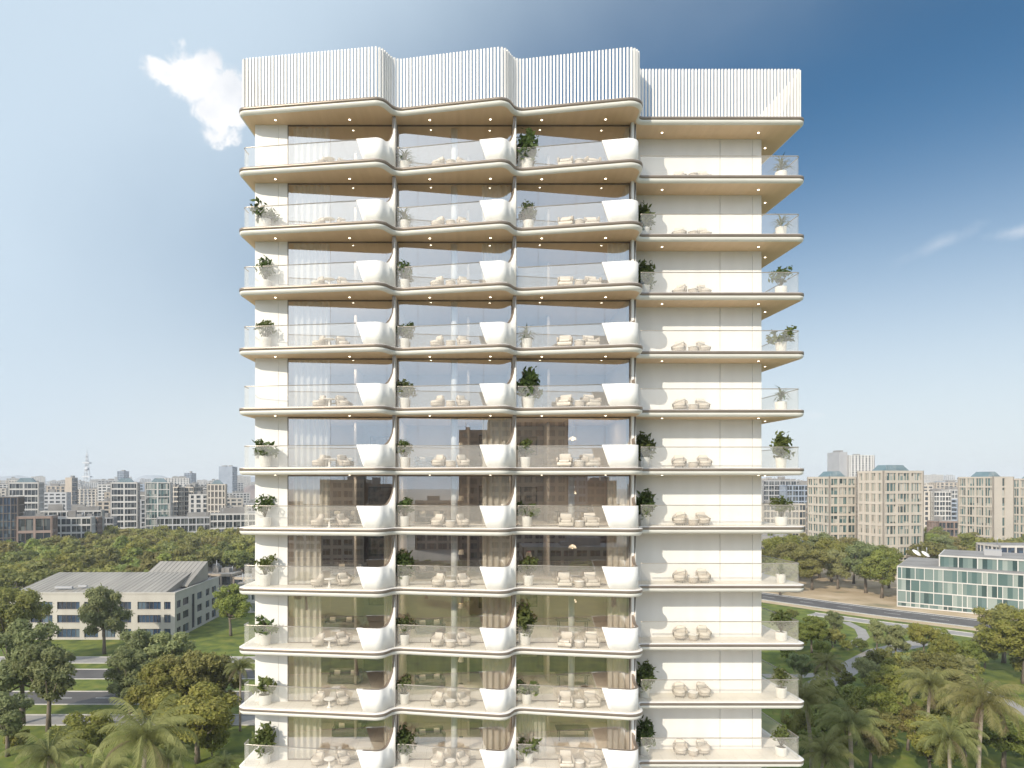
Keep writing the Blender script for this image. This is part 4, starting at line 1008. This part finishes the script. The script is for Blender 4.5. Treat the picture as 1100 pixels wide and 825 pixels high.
# skyline
rng = random.Random(99); used = []
fr_m = ['pale_render', 'grey_render', 'beige_render', 'tan_render', 'blue_render', 'pale_render', 'pale_render', 'pale_render', 'beige_render', 'grey_render']
LABEL_FAR = 'small pale block in the hazy distant city skyline'
cnt = 0
for band_, (Ya, Yb, n, v0, v1) in enumerate([(480, 700, 34, 520, 545), (700, 1100, 50, 514, 534), (1100, 1900, 70, 511, 526), (1900, 3200, 80, 509, 522)]):
    for i in range(n):
        for _ in range(30):
            sd = rng.random(); u = rng.uniform(-70, 268) if sd < .52 else rng.uniform(812, 1175); Y = rng.uniform(Ya, Yb)
            w0 = rng.uniform(14, 46) * (1 + band_ * .25); x = gx(u, Y)
            if all(abs(x - a) > (w0 + b) * .55 or abs(Y - c) > 26 for a, b, c in used): break
        used.append((x, w0, Y)); v = rng.triangular(v0, v1, v1 - (v1 - v0) * .3)
        h = max(6, gz(v, Y)); fm = rng.choice(fr_m); nf = max(2, int(h / 3.4)); nx = max(3, int(w0 / 4.5))
        place('city_block', 0, Y, R(rng.uniform(-10, 10) + (24 if x < 0 else -16)), w0, rng.uniform(10, 16), h, nx, 4, nf, fm, 'glass_dark', LABEL_FAR, 'building', 'blocks of the distant city skyline',
              X=x, one=True, split=1, pier=rng.uniform(.8, 2.2), band=rng.uniform(.9, 1.6)); cnt += 1
# dark mound of rock/buildings left of the tower, hills on the horizon
def hill(name, u0, u1, vt, Y, mat, seed, dep=500):
    rng = np.random.default_rng(seed); x0, x1 = gx(u0, Y), gx(u1, Y); H = gz(vt, Y); m = MB(); nx, ny = 48, 10
    ph = rng.uniform(0, 6.28, 6); P = []
    for j in range(ny + 1):
        row = []
        for i in range(nx + 1):
            t = i / nx; s = j / ny; e = math.sin(math.pi * t) ** .8 * math.sin(math.pi * s)
            nz = 1 + .22 * math.sin(t * 9 + ph[0] + s * 3) + .12 * math.sin(t * 21 + ph[1] + s * 5) + .06 * math.sin(t * 47 + ph[2] - s * 9)
            row.append((x0 + (x1 - x0) * t, Y + dep * s, H * e * nz * .85 - .5))
        P.append(row)
    for j in range(ny):
        for i in range(nx): m.face([P[j][i], P[j][i + 1], P[j + 1][i + 1], P[j + 1][i]], mat)
    tag(m.build(name), kind='structure')
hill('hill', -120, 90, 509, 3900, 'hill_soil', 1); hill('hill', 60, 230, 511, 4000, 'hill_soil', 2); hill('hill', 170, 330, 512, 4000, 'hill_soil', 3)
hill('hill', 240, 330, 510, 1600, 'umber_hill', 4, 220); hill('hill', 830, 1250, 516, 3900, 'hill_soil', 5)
# lattice broadcasting mast
mt = empty('lattice_mast', (gx(93.5, 820), 820, 0)); tag(mt, 'tall pale lattice broadcasting mast on the left skyline', 'mast')
Hm = gz(487, 820); m = MB(); lv = np.linspace(0, 1, 15)
def mw(t): return 5.5 * (1 - t) ** 1.3 + .7
for a, b in zip(lv, lv[1:]):
    for (sx, sy) in ((-1, -1), (1, -1), (1, 1), (-1, 1)):
        m.tube([(sx * mw(a), sy * mw(a), a * Hm), (sx * mw(b), sy * mw(b), b * Hm)], .3, 'far_steel', 4)
    m.tube([(-mw(a), -mw(a), a * Hm), (mw(b), -mw(b), b * Hm)], .18, 'far_steel', 4); m.tube([(mw(a), -mw(a), a * Hm), (-mw(b), -mw(b), b * Hm)], .18, 'far_steel', 4)
    m.tube([(-mw(b), -mw(b), b * Hm), (mw(b), -mw(b), b * Hm)], .18, 'far_steel', 4)
m.build('lattice', mt)
m = MB(); m.box(-5, 5, -3, 3, Hm * .60, Hm * .62, 'far_steel'); m.box(-4, 4, -3, 3, Hm * .83, Hm * .85, 'far_steel'); m.lathe([(2.6, 0), (2.6, 3)], 'far_steel', 12, c=(0, 0, Hm * .72)); m.build('platform', mt)
m = MB(); m.tube([(0, 0, Hm), (0, 0, Hm + 8)], .25, 'far_steel', 5); m.build('antenna', mt)

# buildings behind the camera, mirrored in the tower's windows
place('office_building', 0, -225, 0, 34, 20, 64, 7, 4, 16, 'tan_render', 'glass_dark', 'large brown stepped office block mirrored in the middle windows', X=8, split=2, pier=1.4, band=1.5)
place('office_building', 0, -222, 0, 12, 20, 59, 3, 4, 15, 'brick_render', 'glass_dark', 'lower brown wing of the stepped block mirrored in the middle windows', X=-4.5, split=2, pier=1.2, band=1.5)
place('office_building', 0, -230, 0, 20, 18, 38, 4, 4, 9, 'tan_render', 'glass_dark', 'tan block mirrored in the left bay windows', X=-66, split=2, pier=1.2, band=1.5)
place('office_building', 0, -228, 0, 10, 18, 36, 2, 4, 9, 'brick_render', 'glass_dark', 'dark brown block mirrored beside the tan one', X=-45, split=2)
for x, y, w0, h0, fm, lb in [(48, -300, 16, 43, 'blue_render', 'blue block mirrored right of the stepped block'), (66, -320, 18, 38, 'brick_render', 'brown block mirrored in the third bay windows'), (90, -300, 14, 36, 'grey_render', 'grey block mirrored at the end of the third bay'),
                             (-30, -300, 24, 27, 'tan_render', 'low tan block mirrored in the middle bay'), (-100, -260, 30, 24, 'pale_render', 'pale block mirrored at the left end'), (-5, -420, 28, 36, 'brick_render', 'brown block mirrored behind the low tan one'), (112, -280, 26, 28, 'tan_render', 'tan block mirrored beyond the third bay'), (20, -190, 40, 12, 'tan_render', 'low hall mirrored below the stepped block')]:
    place('office_building', 0, y, 0, w0, 18, h0, max(3, int(w0 / 5)), 4, max(3, int(h0 / 4)), fm, 'glass_dark', lb, X=x, split=2, pier=1.1, band=1.4)
strip('road', [(-170, -70), (170, -70)], 9, .010, 'asphalt', True); dashes([(-168, -70), (168, -70)], .016)
rng = random.Random(17)
for i in range(22):
    x = rng.uniform(-85, 85); y = rng.choice([rng.uniform(-62, -40), rng.uniform(-150, -80)])
    if abs(x) < 9 and y > -62: continue
    kd = rng.choice(['mid', 'cool', 'olive']); put_tree(0, 0, 10, kd, 'tree in the park mirrored in the lower tower windows', 1.0, 'park trees mirrored in the windows', h=rng.uniform(8, 12)).location = (x, y, 0)

# ------------------------------------------------------------------ trees in the picture
# left
put_tree(10, 632, 128, 'olive', 'olive-green tree at the left end of the low office building', .75)
put_tree(112, 632, 141, 'cool', 'single tree with bare trunk in front of the low office building', .74, var=0)
put_tree(24, 672, 100, 'cool', 'large blue-green tree at the left edge beside the road', .82, var=0)
put_tree(52, 688, 97, 'cool', 'blue-green tree overlapping the road end on the left', .8, var=1)
put_tree(152, 678, 116, 'cool', 'blue-green tree beyond the road below the low office building', .9, var=0)
put_tree(180, 676, 112, 'cool', 'tall blue-green tree right of centre of the left roads', .85, var=1)
put_tree(204, 702, 98, 'olive', 'broad olive tree behind the big palm', .85)
put_tree(233, 700, 101, 'olive', 'olive tree just left of the slim palm', .95)
put_tree(176, 716, 95, 'mid', 'mid-green tree behind the crown of the big palm', 1.0)
put_tree(248, 629, 158, 'mid', 'round tree with short trunk at the right end of the low office building', .85)
put_tree(212, 740, 86, 'mid', 'low leafy tree right behind the big palm', 1.1)
put_palm(258, 716, 97, 'slim palm standing close to the left side of the tower', 1, fl=.72)
put_palm(150, 792, 64, 'largest palm at the bottom left with wide arching fronds', 2, fl=1.08)
put_palm(52, 814, 68, 'palm in the bottom left corner', 0, fl=.95)
put_palm(182, 815, 70, 'short palm right of the largest left palm', 1, fl=.8)
put_palm(240, 822, 72, 'small palm cut by the bottom edge near the tower', 1, fl=.6)
put_palm(112, 828, 66, 'low palm between the two big left palms', 0, fl=.8)
# right, in the tower's shade
for i, (u, v, Y, kd, lb, wd) in enumerate([
    (846, 652, 150, 'olive', 'olive tree touching the tower corner beside the road', 1.0), (872, 662, 142, 'mid', 'dark shaded tree second from the tower corner', 1.0),
    (897, 655, 150, 'cool', 'tall dark shaded tree below the curved path', .75), (884, 690, 128, 'mid', 'shaded tree above the diagonal path', .9),
    (942, 664, 140, 'cool', 'tall dark tree right of the small round lawn', .75), (962, 672, 134, 'cool', 'dark tree behind the tallest middle palm', .9),
    (932, 706, 112, 'cool', 'dark tree at the end of the diagonal path', 1.0), (955, 714, 104, 'mid', 'half-shaded tree left of the palms', .95),
    (992, 668, 138, 'mid', 'sunlit green tree right of the dark ones', .85), (1012, 684, 124, 'mid', 'sunlit tree behind the first palm', .9),
    (1040, 688, 122, 'mid', 'sunlit tree in front of the side road', .9), (1032, 706, 112, 'cool', 'sunlit tree behind the pair of palms', 1.0),
    (1078, 645, 134, 'olive', 'big olive tree in front of the glass office', 1.0), (1100, 655, 120, 'mid', 'large tree cut off by the right edge', 1.05),
    (1078, 764, 84, 'mid', 'leafy tree in the bottom right corner', 1.3), (950, 738, 92, 'mid', 'low tree with pale trunk at the edge of the tower shadow', .85),
    (975, 752, 90, 'olive', 'low olive tree left of the pair of palms', .9)]):
    put_tree(u, v, Y, kd, lb, wd)
put_palm(996, 733, 88, 'middle palm behind the pair of palms at right', 0, fl=.98)
put_palm(1050, 756, 72, 'tallest palm at the bottom right with a pale trunk', 2, fl=1.0)
put_palm(1021, 794, 70, 'palm left of the tallest right palm', 0, fl=.85)
put_palm(915, 778, 76, 'shaded palm with star-shaped crown below the tower corner', 1, fl=1.12)
put_palm(872, 752, 84, 'shaded palm beside the tower corner', 2, fl=1.05)
put_palm(888, 712, 112, 'slim shaded palm by the diagonal path', 1, fl=.8)
put_palm(880, 808, 74, 'dark palm at the bottom edge beside the tower', 0, fl=.9)
for i, (u, v, Y, kd, lb, wd) in enumerate([
    (1006, 702, 108, 'olive', 'olive tree right behind the middle palm', 1.0), (985, 700, 116, 'cool', 'blue-green tree left of the middle palm crown', .95),
    (1058, 680, 130, 'cool', 'tree between the side road and the sunlit lawn', .9), (860, 700, 118, 'cool', 'shaded tree close to the tower corner', 1.0),
    (935, 762, 84, 'olive', 'low bushy tree at the bottom beside the shaded palm', .9), (1000, 770, 80, 'mid', 'low tree between the bottom right palms', .9)]): put_tree(u, v, Y, kd, lb, wd)
for i, (u, v, Y, kd, lb, wd) in enumerate([(88, 768, 82, 'mid', 'low tree between the two left palms', .9), (8, 742, 88, 'cool', 'tree in the bottom left corner', .9), (140, 700, 104, 'cool', 'tree left of the big palm above the path', .85)]): put_tree(u, v, Y, kd, lb, wd)
# trees on the dry ground
dry = [(838, 573, 255), (852, 583, 240), (866, 576, 262), (880, 574, 255), (893, 580, 246), (905, 577, 262), (917, 583, 240), (930, 584, 220), (947, 591, 210), (872, 590, 226), (955, 588, 230), (900, 592, 228), (838, 598, 216), (820, 590, 238), (1000, 573, 300), (1010, 576, 285)]
for i, (u, v, Y) in enumerate(dry): put_tree(u, v, Y, ['mid', 'olive', 'mid', 'cool'][i % 4], 'green tree on the dry ground in front of the beige blocks', .95, 'trees on the dry ground by the road')
rng = random.Random(21); ns = 0
for i in range(400):
    if ns >= 55: break
    u = rng.uniform(-10, 255) if rng.random() < .35 else rng.uniform(835, 1110); v = rng.uniform(672, 815); Y = CH * F / (v - HV)
    if u < 300 and not (Y < 95): continue
    if u > 300 and Y > 150: continue
    o = obj('shrub', rng.choice(FAR[:3]), None, (gx(u, Y), Y, -.9)); q = rng.uniform(.28, .5); o.scale = (q * .8, q * .8, q); o.rotation_euler = (0, 0, rng.uniform(0, 6.28))
    tag(o, 'low green shrub on the lawn among the garden trees', 'shrub', 'shrubs on the lawns'); ns += 1
rng = random.Random(5); pl = []
def far_tree(x, y, lb, gp, hs=(9.5, 13)):
    o = obj('leafy_tree', rng.choice(FAR), None, (x, y, 0)); s = rng.uniform(*hs) / 12; o.scale = (s * rng.uniform(.95, 1.15), s * rng.uniform(.95, 1.15), s); o.rotation_euler = (0, 0, rng.uniform(0, 6.28)); tag(o, lb, 'tree', gp)
tries = 0
back = []
while len(pl) < 330 and tries < 30000:
    tries += 1; Y = 186 + 200 * rng.random() ** .8; u = rng.uniform(-50, 300); x = gx(u, Y)
    if u > 205 and Y < 250: continue
    if u < 62 and 285 < Y < 325: continue
    if any((x - a) ** 2 + (Y - b) ** 2 < 8.2 ** 2 for a, b in pl): continue
    pl.append((x, Y))
    if Y > 290: back.append((x, Y)); continue
    far_tree(x, Y, 'rounded tree in the dense wood behind the low office building', 'trees of the dense wood on the left')
vs_ = []; fs_ = []; ms_ = []
for x, y in back:                                                   # the far half of the wood reads as one mass
    me = rng.choice(FAR); n_ = len(me.vertices); a = np.empty(n_ * 3, 'f'); me.vertices.foreach_get('co', a); a = a.reshape(-1, 3); q = rng.uniform(9.5, 13) / 12; th = rng.uniform(0, 6.28)
    b = np.stack([(a[:, 0] * math.cos(th) - a[:, 1] * math.sin(th)) * q + x, (a[:, 0] * math.sin(th) + a[:, 1] * math.cos(th)) * q + y, a[:, 2] * q], 1)
    i0 = len(vs_); vs_ += b.tolist(); fs_ += [tuple(i0 + k for k in p.vertices) for p in me.polygons]; ms_ += [FAR.index(me) if p.material_index == 0 else 4 for p in me.polygons]
me = bpy.data.meshes.new('woods'); me.from_pydata(vs_, [], fs_)
for k in ('leaf_far', 'leaf_far', 'leaf_mid', 'leaf_olive', 'bark'): me.materials.append(MATS[k])
me.polygons.foreach_set('material_index', ms_); me.update(); tag(obj('woods', me), 'far edge of the dense wood merging below the city', 'woods', kind='stuff')
for i in range(28):
    u = rng.uniform(985, 1140); Y = rng.uniform(275, 325)
    far_tree(gx(u, Y), Y, 'rounded tree in the belt in front of the right beige block', 'tree belt on the right')
for i in range(14):
    u = rng.uniform(815, 900); Y = rng.uniform(300, 360); far_tree(gx(u, Y), Y, 'rounded tree behind the white villas', 'trees behind the villas')
for i in range(10):
    u = rng.uniform(998, 1034); Y = rng.uniform(380, 450); far_tree(gx(u, Y), Y, 'distant tree in the gap between the beige towers', 'trees between the beige towers')

# ------------------------------------------------------------------ sky, sun, haze, camera
EL, AZ = R(30), R(36)                                                # sun to the front left of the facade, behind the camera
sdir = Vector((-math.cos(EL) * math.sin(AZ), -math.cos(EL) * math.cos(AZ), math.sin(EL)))
wd = bpy.data.worlds.new('World'); sc.world = wd; wd.use_nodes = True; nt = wd.node_tree; nt.nodes.clear()
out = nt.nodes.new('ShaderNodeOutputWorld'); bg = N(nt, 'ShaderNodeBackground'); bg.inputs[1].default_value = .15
sky = N(nt, 'ShaderNodeTexSky'); sky.sky_type = 'NISHITA'; sky.sun_disc = False; sky.sun_elevation = EL
sky.sun_rotation = math.atan2(sdir.x, sdir.y); sky.altitude = 0; sky.air_density = 1.0; sky.dust_density = .7; sky.ozone_density = 1.2
tc = N(nt, 'ShaderNodeTexCoord')
def cloud(centre, scale, nscale, lo, hi, rot=(0, 0, 0), det=9, amp=1.6):
    """soft cloud around one direction of the sky"""
    c = Vector(centre).normalized()
    sub = N(nt, 'ShaderNodeVectorMath', operation='SUBTRACT'); sub.inputs[1].default_value = c; nt.links.new(tc.outputs['Generated'], sub.inputs[0])
    mp = N(nt, 'ShaderNodeMapping'); mp.vector_type = 'TEXTURE'; mp.inputs['Rotation'].default_value = rot; mp.inputs['Scale'].default_value = scale
    nt.links.new(sub.outputs[0], mp.inputs[0])
    ln = N(nt, 'ShaderNodeVectorMath', operation='LENGTH'); nt.links.new(mp.outputs[0], ln.inputs[0])
    no = N(nt, 'ShaderNodeTexNoise'); no.inputs['Scale'].default_value = nscale; no.inputs['Detail'].default_value = det; no.inputs['Roughness'].default_value = .6; no.inputs['Distortion'].default_value = .3
    nt.links.new(tc.outputs['Generated'], no.inputs['Vector'])
    ad = N(nt, 'ShaderNodeMath', operation='MULTIPLY_ADD'); ad.inputs[1].default_value = amp; nt.links.new(no.outputs['Fac'], ad.inputs[0])
    inv = N(nt, 'ShaderNodeMath', operation='SUBTRACT'); inv.inputs[0].default_value = 1 - amp * .5; nt.links.new(ln.outputs['Value'], inv.inputs[1]); nt.links.new(inv.outputs[0], ad.inputs[2])
    mr = N(nt, 'ShaderNodeMapRange'); mr.interpolation_type = 'SMOOTHSTEP'; mr.inputs['From Min'].default_value = lo; mr.inputs['From Max'].default_value = hi
    nt.links.new(ad.outputs[0], mr.inputs[0]); return mr.outputs[0]
def dirn(u, v): return ((u - CX) / F, 1, (HV - v) / F)
masks = [cloud(dirn(208, 84), (.058, .055, .036), 30, .08, .44, (0, R(12), 0), 10, 1.7), cloud(dirn(231, 124), (.034, .045, .040), 30, .08, .44, (0, 0, 0), 10, 1.7),
         cloud(dirn(250, 104), (.032, .045, .040), 32, .08, .46, (0, 0, 0), 10, 1.7), cloud(dirn(178, 78), (.026, .04, .016), 34, .12, .5, (0, R(15), 0), 10, 1.4)]
wisps = [cloud(dirn(1008, 262), (.06, .06, .016), 14, .2, 1.5, (0, R(-22), 0), 10, 2.2), cloud(dirn(1092, 249), (.05, .06, .012), 18, .2, 1.4, (0, 0, 0), 10, 2.0), cloud(dirn(878, 446), (.03, .05, .01), 18, .2, 1.5)]
def mxm(a, b, op='MAXIMUM', k=None):
    n = N(nt, 'ShaderNodeMath', operation=op); nt.links.new(a, n.inputs[0])
    if k is None: nt.links.new(b, n.inputs[1])
    else: n.inputs[1].default_value = k
    return n.outputs[0]
full = mxm(mxm(masks[0], masks[1]), mxm(masks[2], masks[3])); wsp = mxm(mxm(mxm(wisps[0], wisps[1]), wisps[2]), None, 'MULTIPLY', .35)
al = mxm(mxm(full, None, 'MULTIPLY', .95), wsp)
cn = N(nt, 'ShaderNodeTexNoise'); cn.inputs['Scale'].default_value = 14; cn.inputs['Detail'].default_value = 6; nt.links.new(tc.outputs['Generated'], cn.inputs['Vector'])
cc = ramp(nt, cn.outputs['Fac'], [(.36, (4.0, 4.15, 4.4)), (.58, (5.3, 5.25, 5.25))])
sx = N(nt, 'ShaderNodeSeparateXYZ'); nt.links.new(tc.outputs['Generated'], sx.inputs[0])
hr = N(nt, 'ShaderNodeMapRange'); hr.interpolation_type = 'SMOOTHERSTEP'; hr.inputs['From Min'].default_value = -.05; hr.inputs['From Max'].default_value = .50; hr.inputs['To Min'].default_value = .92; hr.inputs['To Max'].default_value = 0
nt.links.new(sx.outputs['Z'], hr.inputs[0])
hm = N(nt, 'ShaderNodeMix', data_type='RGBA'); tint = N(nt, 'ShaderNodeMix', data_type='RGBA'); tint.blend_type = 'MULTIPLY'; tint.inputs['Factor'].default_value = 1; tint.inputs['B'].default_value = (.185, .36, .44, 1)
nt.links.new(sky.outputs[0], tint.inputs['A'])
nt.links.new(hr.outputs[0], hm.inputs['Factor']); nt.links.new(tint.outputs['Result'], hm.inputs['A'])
# pale sky on the sun's side, brightened behind the camera as added fill
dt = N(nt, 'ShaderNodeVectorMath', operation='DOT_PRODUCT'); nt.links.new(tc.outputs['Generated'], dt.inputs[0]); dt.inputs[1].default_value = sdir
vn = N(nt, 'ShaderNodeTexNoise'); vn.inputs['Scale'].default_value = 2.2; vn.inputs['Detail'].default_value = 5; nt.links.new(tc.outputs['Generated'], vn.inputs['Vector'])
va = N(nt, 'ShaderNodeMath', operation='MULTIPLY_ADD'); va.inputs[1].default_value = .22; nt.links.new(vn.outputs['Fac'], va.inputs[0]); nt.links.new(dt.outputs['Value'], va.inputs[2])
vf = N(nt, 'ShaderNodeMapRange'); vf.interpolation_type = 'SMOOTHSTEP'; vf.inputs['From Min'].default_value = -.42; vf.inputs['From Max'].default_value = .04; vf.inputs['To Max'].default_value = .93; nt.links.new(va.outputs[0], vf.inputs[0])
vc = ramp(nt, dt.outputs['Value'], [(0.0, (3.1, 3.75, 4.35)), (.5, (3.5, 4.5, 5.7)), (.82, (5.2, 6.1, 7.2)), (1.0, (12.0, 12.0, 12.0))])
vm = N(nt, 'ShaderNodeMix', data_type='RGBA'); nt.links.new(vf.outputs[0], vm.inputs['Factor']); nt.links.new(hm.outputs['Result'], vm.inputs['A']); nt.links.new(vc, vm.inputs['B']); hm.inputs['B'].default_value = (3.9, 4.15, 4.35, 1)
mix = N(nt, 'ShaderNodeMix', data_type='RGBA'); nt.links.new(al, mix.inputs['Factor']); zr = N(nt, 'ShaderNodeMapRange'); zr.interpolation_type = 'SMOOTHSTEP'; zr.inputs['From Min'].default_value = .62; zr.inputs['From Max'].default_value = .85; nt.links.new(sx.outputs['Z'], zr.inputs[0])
zm = N(nt, 'ShaderNodeMix', data_type='RGBA'); nt.links.new(zr.outputs[0], zm.inputs['Factor']); nt.links.new(vm.outputs['Result'], zm.inputs['A']); zm.inputs['B'].default_value = (4.2, 4.7, 5.4, 1)  # overhead sky outside the view, brightened as added fill light
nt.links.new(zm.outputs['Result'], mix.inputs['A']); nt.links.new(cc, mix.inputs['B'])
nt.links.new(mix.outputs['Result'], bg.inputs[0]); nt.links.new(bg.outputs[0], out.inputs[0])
sl = bpy.data.lights.new('sun', 'SUN'); sl.energy = 3.3; sl.angle = R(.53); sl.color = (1.0, .90, .75)
so = bpy.data.objects.new('sun', sl); col.objects.link(so); so.rotation_euler = (-sdir).to_track_quat('-Z', 'Y').to_euler()
hz, hnt, hout = nodes_of('haze_air')
pv = N(hnt, 'ShaderNodeVolumePrincipled'); pv.inputs['Color'].default_value = (.90, .95, 1.0, 1); pv.inputs['Density'].default_value = .0002; pv.inputs['Anisotropy'].default_value = 0.0
hnt.links.new(pv.outputs[0], hout.inputs['Volume']); MATS['haze_air'] = hz
m = MB(); m.box(-4700, 4700, -4700, 4700, -1.5, 125, 'haze_air'); tag(m.build('haze'), kind='stuff')
cam = bpy.data.cameras.new('camera'); co = bpy.data.objects.new('camera', cam); col.objects.link(co); sc.camera = co
co.location = (0, 0, CH); co.rotation_euler = (R(90), 0, 0)
cam.sensor_width = 36; cam.sensor_fit = 'HORIZONTAL'; cam.lens = F / 1100 * 36; cam.clip_start = .5; cam.clip_end = 20000
cam.shift_x = (550 - CX) / 1100; cam.shift_y = (HV - 412.5) / 1100
vs = sc.view_settings; vs.view_transform = 'Standard'; vs.look = 'None'; vs.exposure = .5; vs.gamma = 1; vs.use_curve_mapping = False
c = sc.cycles; c.max_bounces = 8; c.transparent_max_bounces = 24; c.diffuse_bounces = 5; c.glossy_bounces = 4; c.transmission_bounces = 4; c.volume_bounces = 0
c.sample_clamp_indirect = 4; c.caustics_reflective = False; c.caustics_refractive = False; c.use_denoising = True
